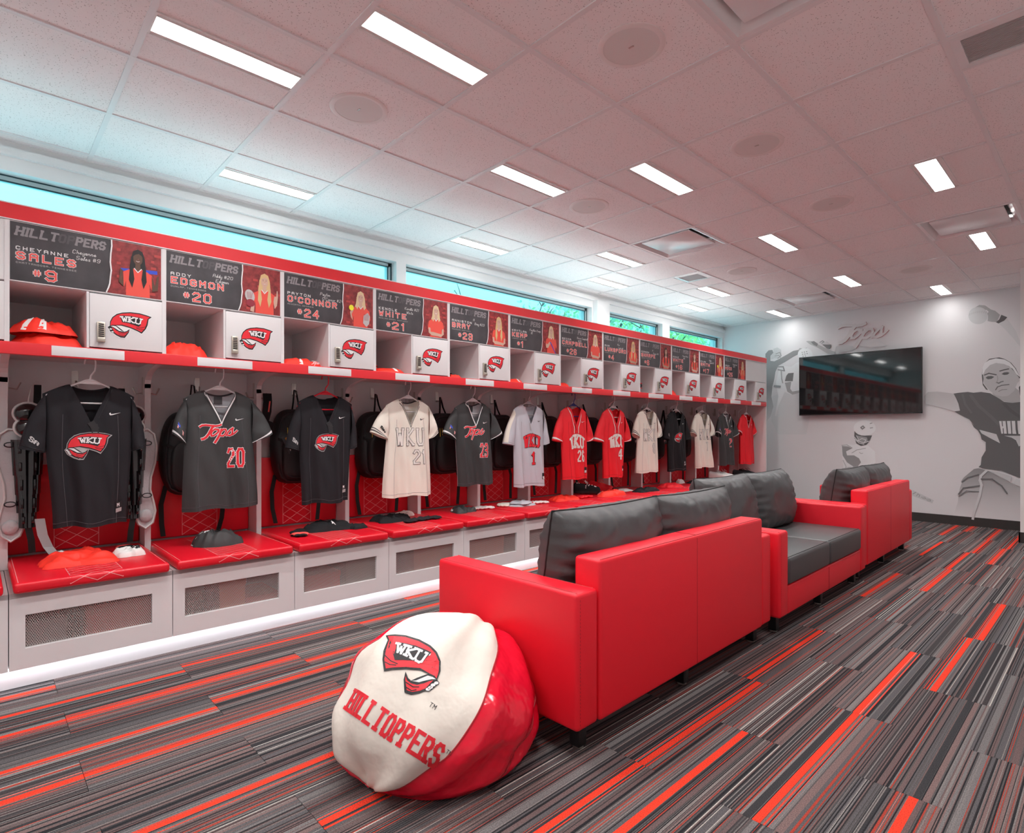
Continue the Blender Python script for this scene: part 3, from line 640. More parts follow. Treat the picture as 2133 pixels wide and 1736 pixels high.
    ob('coat_hook', h, CHROME, t, smooth=40)
    for y, s_ in ((.015, 1), (P - .015, -1)):
        h = MB(); h.box(-3.83, -3.805, min(y, y + s_ * .003), max(y, y + s_ * .003), 1.325, 1.425); h.tube([(-3.8175, y, 1.335), (-3.8175, y + s_ * .035, 1.328), (-3.8175, y + s_ * .05, 1.365)], .005, 6)
        ob('side_hook', h, CHROME, t, smooth=40)
    return t
NUMS = [9, 20, 24, 21, 23, 1, 26, 4, 6, 16, 17, 25]
ORD = ['first', 'second', 'third', 'fourth', 'fifth', 'sixth', 'seventh', 'eighth', 'ninth', 'tenth', 'eleventh', 'twelfth', 'thirteenth']
proto = make_locker(); LOCK = []
for k in range(-1, NL):
    o = proto if k == -1 else copy_tree(proto)
    o.location = (0, Y0 + PW * k, 0)
    o['label'] = ('white locker cut off by the left picture edge' if k < 0 else 'white locker with red bench pad, %s from the left, number %d on its name panel' % (ORD[k], NUMS[k]) if k < 12 else 'last white locker at the far end with a blank name panel')
    LOCK.append(o)
def part_of(k, name): return [c for c in LOCK[k + 1].children if c.name.split('.')[0] == name][0]

# end panel of the run
e = MB(); ye = Y0 + PW * NL
e.box(XK - .012, XU, ye, ye + .022, .10, 2.062)
tag(ob('end_panel', e, WHITE), 'white end panel closing the locker row at the mural wall', 'panel')

# continuous pieces
t = thing('fascia', 'long red band running along the top of the lockers', 'fascia', (0, 0, 0))
m = MB(); m.use(RED_LAM); m.box(XU - .018, XU + .002, Y0 - PW, ye + .022, 2.066, 2.132); ob('board', m, None, t)
m = MB(); m.use(WHITE); m.box(XK, XU + .003, Y0 - PW, ye + .022, 2.132, 2.137); m.box(XU - .015, XU + .003, Y0 - PW, ye + .022, 2.061, 2.0655); ob('edge_strip', m, None, t)
t = thing('shelf', 'long shelf with red front edge under the cubbies', 'shelf', (0, 0, 0))
box('shelf_board', (XK, XU - .018, Y0 - PW, ye, 1.492, 1.517), WHITE, t)
box('front_edge', (XU - .018, XU + .004, Y0 - PW, ye + .01, 1.462, 1.517), RED_LAM, t, r=.0015)
for k in range(-1, NL): box('label_plate', (XU + .0035, XU + .006, Y0 + PW * k + .154, Y0 + PW * k + .437, 1.468, 1.513), WHITE, t, r=.001)
m = MB(); m.tube([(-3.53, Y0 - PW, 1.478), (-3.53, ye, 1.478)], .006, 8); ob('hanging_rail', m, CHROME, t, smooth=60)
t = thing('bench_plinth', 'white recessed plinth glowing under the locker benches', 'plinth', (0, 0, 0))
box('plinth_board', (-3.34, -3.29, Y0 - PW, ye + .02, 0, .10), WHITE, t)
box('led_strip', (-3.258, -3.246, Y0 - PW, ye, .094, .0985), mat('led_strip_lit', (.9, .9, .9), .5, emit=((.93, .94, 1.0), LED * 6)), t)

# ---- name panel graphics
SKIN = [mat('print_skin_light', (.62, .40, .31), .5), mat('print_skin_dark', (.11, .055, .035), .5), mat('print_skin_mid', (.52, .31, .22), .5)]
HAIR = dict(black=mat('print_hair_black', (.012, .010, .011), .5), blonde=mat('print_hair_blonde', (.66, .46, .22), .5), brown=mat('print_hair_brown', (.20, .10, .05), .5), light=mat('print_hair_light', (.72, .55, .33), .5), dark=mat('print_hair_dark', (.06, .03, .022), .5))
BG1 = mat('print_photo_backdrop', (.26, .030, .032), .45, mottle=(40, .4)); BG2 = mat('print_seat_red', (.46, .055, .05), .45); P_SHIRT = mat('print_shirt_red', (.80, .085, .06), .5)
P_BLUE = mat('print_blue', (.03, .07, .55), .5); P_YEL = mat('print_yellow', (.85, .80, .03), .5); P_GLOVE = mat('print_glove_grey', (.52, .50, .50), .5); P_MAROON = mat('print_maroon', (.30, .03, .05), .5); P_LIP = mat('print_lip', (.42, .10, .10), .5); P_BROW = mat('print_brow', (.12, .06, .04), .5)
def portrait(pr, cx, top, pose, hair, skin, lng, tilt=0.0):
    """a printed portrait: cx centre, panel 1.790..2.060 high; metres in panel coordinates"""
    H = HAIR[hair]; S = SKIN[skin]; z0 = 1.790; fy = top - .047
    def q(L): return [(cx + a * .001, fy + b * .001) for a, b in L]
    lb = -150 if lng else -75
    pr.poly(q([(-26, 10), (-20, 34), (0, 46), (20, 36), (28, 10), (34, -40), (40, lb * .8), (30, lb), (-30, lb), (-42, lb * .8), (-34, -40)]), H, 3)
    bot = (z0 - fy) * 1000 + 2
    pr.poly(q([(-14, -52), (14, -52), (40, -62), (62, -76), (72, -130), (60, -150), (50, -120), (52, bot), (-50, bot), (-50, -120), (-58, -150), (-72, -130), (-62, -76), (-40, -62)]), P_SHIRT, 4)
    pr.poly(q([(-10, -26), (10, -26), (12, -54), (0, -66), (-12, -54)]), S, 5)
    pr.line(q([(-15, -52), (0, -70), (15, -52)]), .004, P_WHITE, 6)
    pr.ell((cx, fy - .002), (.0205, .0315), S, 7, 18, tilt)
    for s in (-1, 1):
        pr.ell((cx + s * .0085, fy + .003), (.0032, .0016), P_BROW, 8, 8); pr.line(q([(s * 4, 9), (s * 13, 10)]), .0013, P_BROW, 8)
    pr.line(q([(-7, -14), (0, -17), (7, -14)]), .0026, P_WHITE, 8); pr.line(q([(-8, -13), (0, -19), (8, -13)]), .0012, P_LIP, 8.5); pr.line(q([(1, 0), (3, -6), (-1, -7)]), .0009, P_LIP, 8)
    pr.poly(q([(-22, 4), (-16, 26), (2, 34), (18, 27), (23, 2), (16, 16), (4, 24), (-12, 17)]), H, 9)
    for s in (-1, 1):
        pr.poly(q([(s * 20, 12), (s * 29, 4), (s * 33, -40), (s * 38, lb * .75), (s * 24, lb), (s * 15, lb * .7), (s * 22, -45), (s * 19, -12)]), H, 9)
    if pose == 'crossed':
        pr.poly(q([(-66, -120), (-50, -124), (-48, -150), (30, -164), (34, -178), (-40, -176), (-66, -158)]), S, 10); pr.poly(q([(66, -120), (52, -124), (48, -160), (-30, -150), (-40, -160), (40, -182), (68, -160)]), S, 11)
    elif pose == 'glove':
        pr.poly(q([(-72, -130), (-56, -140), (-60, -185), (-80, -180)]), S, 10); pr.ell((cx - .082, fy - .095), (.026, .036), P_GLOVE, 11, 14, .3); pr.ell((cx - .078, fy - .135), (.024, .022), P_MAROON, 12, 12)
        for a in (-14, -5, 4, 13): pr.line(q([(-82 + a, -75), (-82 + a * .7, -108)]), .0022, P_MAROON, 12)
        pr.poly(q([(56, -150), (70, -130), (76, -80), (74, -44), (69, -44), (66, -76), (54, -80), (50, -110)]), S, 12)
    elif pose == 'ball':
        pr.poly(q([(-70, -130), (-56, -150), (-64, -110), (-50, -84), (-66, -78), (-76, -100)]), S, 10); pr.ell((cx - .066, fy - .070), (.017, .018), P_YEL, 12)
        pr.poly(q([(20, -110), (50, -88), (66, -110), (60, -160), (40, -182), (16, -160)]), P_GLOVE, 12)
        for a in range(5): pr.line(q([(24 + a * 8, -100), (28 + a * 6, -140)]), .002, P_MAROON, 13)
    elif pose == 'bat':
        pr.line(q([(-66, -66), (66, -58)]), .013, P_BLUE, 2.5); pr.line(q([(30, -60), (76, -57)]), .018, P_BLUE, 2.5)
        pr.poly(q([(60, -76), (74, -130), (84, -76), (92, -72), (86, -150), (62, -158)]), S, 10); pr.poly(q([(-62, -76), (-70, -120), (-64, -70), (-74, -60), (-80, -130), (-60, -150)]), S, 10)
    elif pose == 'lowbat':
        pr.line(q([(-10, -100), (52, -190)]), .010, P_BLUE, 12); pr.poly(q([(-66, -110), (-50, -120), (-20, -92), (-8, -104), (-40, -150), (-66, -150)]), S, 11)
    elif pose == 'wave':
        pr.poly(q([(-70, -130), (-56, -145), (-86, -100), (-82, -70), (-92, -66), (-100, -104)]), S, 11)
def name_panel(k, first, last, city, num, sig, pose, hair, skin, lng):
    f = lambda a, b, ly: (XU - .0016 + .0003 * ly, a, b)
    base = part_of(k, 'name_panel'); pr = Print(f); z0, z1, y0, y1 = 1.794, 2.056, .010, .596; yt = .376
    pr.poly([(y0, z0), (yt - .012, z0), (yt, z0 + .04), (yt + .006, z0 + .11), (yt + .003, z0 + .18), (yt + .008, z1), (y0, z1)], P_CHAR, 0); pr.build('dark_print', base)
    pr = Print(f); pr.poly([(yt - .012, z0), (y1, z0), (y1, z1), (yt + .008, z1), (yt + .003, z0 + .18), (yt + .006, z0 + .11), (yt, z0 + .04)], BG1, 0)
    g = random.Random(k + 40)
    for q in range(7):
        b = z0 + .015 + q * .033; a = yt + .03
        while a < y1 - .03:
            w_ = g.uniform(.012, .035)
            if g.random() < .5: pr.poly([(a, b), (min(a + w_, y1), b), (min(a + w_, y1), b + .013), (a, b + .013)], BG2, 1)
            a += w_ + .012
    L = [(yt - .012, z0), (yt - .004, z0 + .025), (yt + .001, z0 + .045), (yt + .004, z0 + .08), (yt + .007, z0 + .11), (yt + .003, z0 + .15), (yt + .005, z0 + .19), (yt + .009, z0 + .23), (yt + .008, z1)]
    portrait(pr, (yt + y1) / 2 + .008 + (.012 if pose in ('glove', 'ball', 'wave') else 0), z1 - .010 - (.014 if pose in ('bat', 'lowbat') else .018), pose, hair, skin, lng)
    pr.line(L, .006, P_WHITE, 14)
    # keep the figure inside the panel
    for i, v in enumerate(pr.mb.v): pr.mb.v[i] = (v[0], min(max(v[1], yt - .03), y1), min(max(v[2], z0), z1))
    pr.build('portrait_print', base)
    pr = Print(f)
    pr.text('HILLT', .030, 2.000, .034, .0088, P_GREY, 1, width=.142, slant=.22, gap=2.6, slab=.35); pr.text('OP', .182, 2.000, .034, .0080, P_DIM, 1, width=.052, slant=.22, gap=2.6); pr.text('PERS', .246, 2.000, .034, .0088, P_GREY, 1, width=.108, slant=.22, gap=2.6, slab=.25)
    pr.build('heading_lettering', base)
    pr = Print(f); w1 = .023 * len(first)
    pr.text(first, .031, 1.934, .0135, .0030, P_WHITE, 1, width=w1, gap=3.6)
    w2 = .0425 * len(last.replace("'", '')) - .006 + (.012 if "'" in last else 0)
    pr.text(last, .034, 1.893, .029, .0100, P_WHITE, 1, width=w2, gap=3.4); pr.text(last, .034, 1.893, .029, .0066, P_CORAL, 2, width=w2, gap=3.4)
    pr.text(city, .031, 1.872, .0065, .0014, P_SILVER, 1, width=.0098 * len(city), gap=3.0)
    tx = '#'; pr.text(tx, .092, 1.826, .024, .0078, P_WHITE, 1, width=.022); pr.text(tx, .092, 1.826, .024, .0048, P_CORAL, 2, width=.022)
    tx = str(num); wn_ = .034 * len(tx) + .016 * (len(tx) - 1) if tx != '1' else .012
    pr.text(tx, .136, 1.812, .043, .0112, P_WHITE, 1, width=wn_, gap=3.0); pr.text(tx, .136, 1.812, .043, .0078, P_CORAL, 2, width=wn_, gap=3.0)
    pr.build('name_lettering', base)
    pr = Print(f)
    for q, s_ in enumerate(sig): pr.text(s_, .232 + .014 * q, 1.958 - .027 * q, .0165, .0016, P_WHITE, 1, slant=.18, gap=1.9)
    pr.build('signature', base)
DATA = [('CHEYANNE', 'SALES', 'CHATTANOOGA, TENNESSEE', 9, ('Cheyanne', 'Sales #9'), 'bat', 'black', 1, True), ('ADDY', 'EDGMON', 'DUNLAP, TENNESSEE', 20, ('Addy #20', 'Edgmon'), 'glove', 'blonde', 0, True),
 ('PAYTON', "O'CONNOR", 'ACWORTH, GEORGIA', 24, ('Payton', "O'Connor #24"), 'ball', 'light', 0, False), ('KENDLE', 'WHITE', 'BOWLING GREEN, KENTUCKY', 21, ('Kendle #21', 'White'), 'crossed', 'light', 0, False),
 ('ANNISTON', 'BRAY', 'RICHMOND, KENTUCKY', 23, ('A', 'Bray #23'), 'crossed', 'blonde', 0, True), ('KAYTLAN', 'KEMP', 'LEBANON, KENTUCKY', 1, ('Kaytlan Kemp', '#1'), 'lowbat', 'light', 0, False),
 ('BECCA', 'CAMPBELL', 'MURRAY, KENTUCKY', 26, ('Becca Campbell', '#26'), 'crossed', 'light', 0, False), ('AVA', 'LUNSFORD', 'LONDON, KENTUCKY', 4, ('Ava', 'Lunsford'), 'crossed', 'blonde', 2, True),
 ('MORGAN', 'SHARPE', 'LEBANON, TENNESSEE', 6, ('M', 'Sharpe #6'), 'crossed', 'dark', 2, True), ('ANNIE', 'WHITE', 'BOWLING GREEN', 16, ('Annie White', '#16'), 'crossed', 'brown', 0, True),
 ('RYLAN', 'SMITH', 'LOUISVILLE', 17, ('Rylan', 'Smith #17'), 'ball', 'blonde', 0, True), ('MADDY', 'WOOD', 'ELIZABETHTOWN', 25, ('Maddy Wood', '#25'), 'wave', 'blonde', 0, True)]
for k, d in enumerate(DATA): name_panel(k, *d)
# ================================================================== SOFAS
SW, SD = 1.63, .77
def pillow(w, h, t, seed, nu=44, nv=34):
    """stuffed leather cushion, w wide (y), h high (z), t thick (x), centred; returns MB and edge piping MB"""
    g = random.Random(seed); ph = [g.uniform(0, 6.28) for _ in range(6)]
    def P(u, v, s):
        a = u * 2 - 1; b = v * 2 - 1
        th = t / 2 * (max(0, 1 - abs(a) ** 2.6) ** .45) * (max(0, 1 - abs(b) ** 2.6) ** .45)
        pin_y = 1 - .055 * (1 - abs(a) ** 2) * b * b; pin_z = 1 - .075 * (1 - abs(b)) * 0 - .05 * (1 - a * a) * (1 if b > 0 else .3)
        q = Vector((a * 1.6 + seed, b * 1.3, s * .5)); rg = 1 - abs(mnoise.noise(q * 1.7)) * 2; ed = max(abs(a), abs(b)); wr = .016 * mnoise.noise(q * 1.1) + .020 * (rg ** 4) * (ed ** 2) + .010 * math.sin(26 * (a if abs(b) > abs(a) else b) + ph[0]) * max(0, ed - .55) * 2
        return (s * (th + wr * (th / (t / 2) + .05)), a * w / 2 * pin_y, b * h / 2 * pin_z)
    m = MB(); m.grid(lambda u, v: P(u, v, 1), nu, nv); m.grid(lambda u, v: P(u, v, -1), nu, nv, True)
    e = MB(); L = [P(i / nu, 1, 1) for i in range(nu + 1)]; e.tube(L, .0035, 5)
    for u in (0, 1): e.tube([P(u, j / nv, 1) for j in range(nv + 1)], .0035, 5)
    return m, e
def sofa(label, loc, rz, seed):
    t = thing('sofa', label, 'sofa', loc, rz, 'red and black sofas in a row')
    def seam(name, pts, par, w=.0022, m=RED_THREAD):
        k = MB(); k.tube(pts, w, 5); ob(name, k, m, par)
    def stitch(pts, par):
        k = MB(); k.use(RED_THREAD); a, b = Vector(pts[0]), Vector(pts[1]); n_ = int((b - a).length / .012)
        for q in range(n_): k.tube([a.lerp(b, (q + .15) / n_), a.lerp(b, (q + .7) / n_)], .0016, 4)
        o = ob('stitch_row', k, None, par); o['kind'] = 'stuff'
    for y in (0, SW - .118):
        k = MB(); k.rbox(-SD, 0, y, y + .118, .10, .568, .016, 4); a = ob('arm', k, RED_LEATHER, t, smooth=60)
        for yy in (y + .0135, y + .1045): seam('piping', [(-SD + .01, yy, .5668), (-.014, yy, .5668)], a)
        stitch([(-.0008, y + (.0165 if y == 0 else .1015), .12), (-.0008, y + (.0165 if y == 0 else .1015), .55)], a)
        stitch([(-SD + .0008, y + (.0165 if y == 0 else .1015), .12), (-SD + .0008, y + (.0165 if y == 0 else .1015), .55)], a)
    k = MB(); k.rbox(-.115, 0.004, .122, SW - .122, .10, .665, .014, 4); b = ob('back', k, RED_LEATHER, t, smooth=60)
    seam('seam', [(.0034, SW / 2, .11), (.0034, SW / 2, .652), (-.006, SW / 2, .6655), (-.10, SW / 2, .6655)], b, .0016)
    seam('piping', [(-.006, .135, .6635), (-.006, SW - .135, .6635)], b)
    k = MB(); k.rbox(-SD + .004, -.10, .119, SW - .119, .10, .258, .010, 3); r = ob('base_rail', k, RED_LEATHER, t, smooth=60)
    seam('seam', [(-SD + .0036, SW / 2, .105), (-SD + .0036, SW / 2, .25)], r, .0016)
    for q in range(2):
        y0 = .121 + q * (SW - .242) / 2; y1 = y0 + (SW - .242) / 2 - .003
        k = MB(); k.rbox(-SD - .004, -.12, y0, y1, .260, .412, .022, 4); c = ob('seat_cushion', k, BLACK_LEATHER, t, smooth=60)
        for v in c.data.vertices:
            a = (v.co.y - y0) / (y1 - y0); d = (v.co.x + SD) / (SD - .12)
            if v.co.z > .34: v.co.z += .012 * math.sin(math.pi * min(1, max(0, a))) * math.sin(math.pi * min(1, max(0, d)))
        seam('piping', [(-SD + .012, y0 + .012, .4115), (-SD + .012, y1 - .012, .4115)], c, .0022, BLACK_THREAD)
        seam('piping', [(-SD + .002, y0 + .010, .275), (-SD + .002, y0 + .010, .40)], c, .002, BLACK_THREAD)
        m, e = pillow((SW - .242) / 2 + .03, .43, .27, seed + q)
        c = ob('back_cushion', m, BLACK_LEATHER, t, smooth=180); c.location = (-.240, (y0 + y1) / 2, .606); c.rotation_euler = (0, R(9), 0)
        ob('piping', e, BLACK_THREAD, c)
    for x in (-.07, -SD + .07):
        for y in (.09, SW / 2, SW - .09):
            k = MB(); k.rbox(x - .022, x + .022, y - .022, y + .022, .008, .102, .003, 2); g_ = ob('leg', k, BLACK_PL, t, smooth=30)
            k = MB(); k.disc((x, y), .020, 0, .009, 14); ob('foot_glide', k, CHROME, g_)
    return t
RZ = R(1.15)
sofa('nearest red sofa seen from behind with black back cushions', (-1.246, 1.47, 0), RZ, 11)
sofa('middle red sofa facing right with its black seat cushions showing', (-1.29 - SD * math.cos(RZ), 4.78, 0), RZ + math.pi, 21)
sofa('farthest red sofa seen from behind below the television', (-1.313, 4.805, 0), RZ, 31)

# ================================================================== BEAN BAG
BAGW = mat('off_white_vinyl', (.78, .72, .64), .52, bump=(6, .5, 4, .03)); BAGR = mat('glossy_red_vinyl', (.74, .006, .030), .20, spec=.6, bump=(6.5, .5, 3, .06))
def bean_bag():
    cx, cy = -1.650, 1.190; H = .40
    t = thing('bean_bag', 'red and off-white bean bag with towel emblem leaning on the sofa', 'bean bag', (cx, cy, 0))
    g = random.Random(5); PH = [g.uniform(0, 6.28) for _ in range(9)]
    vdir = Vector((-cx, -cy, 0)).normalized(); rdir = Vector((-vdir.y, vdir.x, 0))     # towards the room and to its right
    pole = (Vector((0, 0, 1)) * .7 + rdir * .5 - vdir * .5).normalized()
    e1 = (vdir - pole * vdir.dot(pole)).normalized(); e2 = pole.cross(e1)
    SEAMS = [-3.00, -2.25, -1.55, .02, 1.05, 2.10]
    def S(psi, v):
        d = pole * math.cos(math.pi * v) + (e1 * math.cos(psi) + e2 * math.sin(psi)) * math.sin(math.pi * v)
        # slumped drop: broad base, soft peak
        z = d.z; hor = Vector((d.x, d.y, 0)); hl = hor.length
        if z >= 0: rad = .355 * (hl ** .92); zz = .150 + .315 * z ** 1.25
        else: rad = .355 * (hl ** .55); zz = .150 + .150 * max(-1, z * 1.35)
        w_ = .010 * math.sin(5 * psi + PH[0] + 6 * v) + .008 * math.sin(11 * psi + PH[1] - 9 * v) + .006 * math.sin(17 * v + 3 * psi + PH[2])
        seam = min(abs(((psi - s + math.pi) % (2 * math.pi)) - math.pi) for s in SEAMS)
        w_ -= .010 * math.exp(-(seam / .09) ** 2) * math.sin(math.pi * v)
        w_ += .008 * math.sin(34 * v + PH[4]) * math.exp(-(seam / .25) ** 2) * (1 if abs(psi) > .4 else .4)
        u = (hor / hl) if hl > 1e-6 else Vector((0, 0, 0)); p = u * (rad + w_ * (1 if zz > .03 else .3)); p.z = max(.001, zz + w_ * .4 * (1 if z > 0 else 0))
        lim = 1.452 - cy + .008 * (p.x)
        if p.y > lim: p.y = lim - .02 * math.tanh((p.y - lim) * 3) * 0 - .002
        return p
    mb = MB(); nv = 44
    for q in range(6):
        a = SEAMS[q]; b = SEAMS[(q + 1) % 6] + (2 * math.pi if q == 5 else 0)
        mb.use(BAGW if q in (2, 5) else BAGR)
        mb.grid(lambda u, v: tuple(S(a + (b - a) * u, v)), 20, nv)
    body = ob('cover', mb, None, t, smooth=180)
    for s in SEAMS:
        k = MB(); k.tube([S(s, .02 + .96 * j / 60) * 1.0 + Vector((0, 0, .001)) for j in range(61)], .0028, 5)
        ob('seam', k, mat('bag_seam', (.40, .01, .02), .5), body)
    bv = BVHTree.FromPolygons([Vector(v) for v in mb.v], mb.f)
    nrm = (vdir * .82 + Vector((0, 0, .57))).normalized(); up = (Vector((0, 0, 1)) - nrm * nrm.z).normalized(); right = up.cross(nrm); C0 = Vector((0, 0, .20)) + nrm * 1.0
    def f(a, b, ly):
        h = bv.ray_cast(C0 + right * a + up * b, -nrm)
        if h[0] is None: return None
        n_ = h[1] if h[1].dot(nrm) > 0 else -h[1]
        return tuple(h[0] + n_ * (.0012 + .0006 * ly))
    P_NAVY = P_BLACK
    pr = Print(f, .02); towel_logo(pr, -.092, .035, 1.26, 1, rot=R(-24), mirror=True); pr.build('towel_emblem', t)
    pr = Print(f, .02)
    def warp(x, y):
        a = R(-34); x2, y2 = x, y + .22 * (x - .16) ** 2
        return (-.292 + x2 * math.cos(a) - y2 * math.sin(a), -.070 + x2 * math.sin(a) + y2 * math.cos(a))
    pr.text('HILLTOPPERS', 0, 0, .055, .0102, P_RED, 1, width=.335, gap=2.9, slab=.9, warp=warp); pr.build('lettering', t)
    pr = Print(f, .02); pr.text('TM', .345, .045, .009, .0014, P_BLACK, 1, warp=warp); pr.text('TM', .235, .125, .012, .0016, P_BLACK, 1, warp=warp); pr.build('trademark_lettering', t)
bean_bag()
# ================================================================== MURAL WALL
GREYS = {}
def gprint(v, fade=None):
    """grey ink; fade = (z_low, z_high): the print fades out to the wall tone downwards"""
    key = (round(v, 3), fade)
    if key in GREYS: return GREYS[key]
    m = bpy.data.materials.new('mural_grey_%02d' % len(GREYS)); m.use_nodes = True; nt = m.node_tree; n = nt.nodes; l = nt.links; p = n['Principled BSDF']
    p.inputs['Roughness'].default_value = .62; col = (v * .97, v, v * 1.01, 1); p.inputs['Base Color'].default_value = col
    if fade:
        tc = n.new('ShaderNodeTexCoord'); s = n.new('ShaderNodeSeparateXYZ'); l.new(tc.outputs['Object'], s.inputs[0])
        mr = n.new('ShaderNodeMapRange'); mr.inputs['From Min'].default_value = fade[0]; mr.inputs['From Max'].default_value = fade[1]; l.new(s.outputs['Z'], mr.inputs['Value'])
        mx = n.new('ShaderNodeMixRGB'); mx.inputs['Color1'].default_value = (.72, .72, .73, 1); mx.inputs['Color2'].default_value = col; l.new(mr.outputs[0], mx.inputs['Fac']); l.new(mx.outputs['Color'], p.inputs['Base Color'])
    GREYS[key] = m; return m
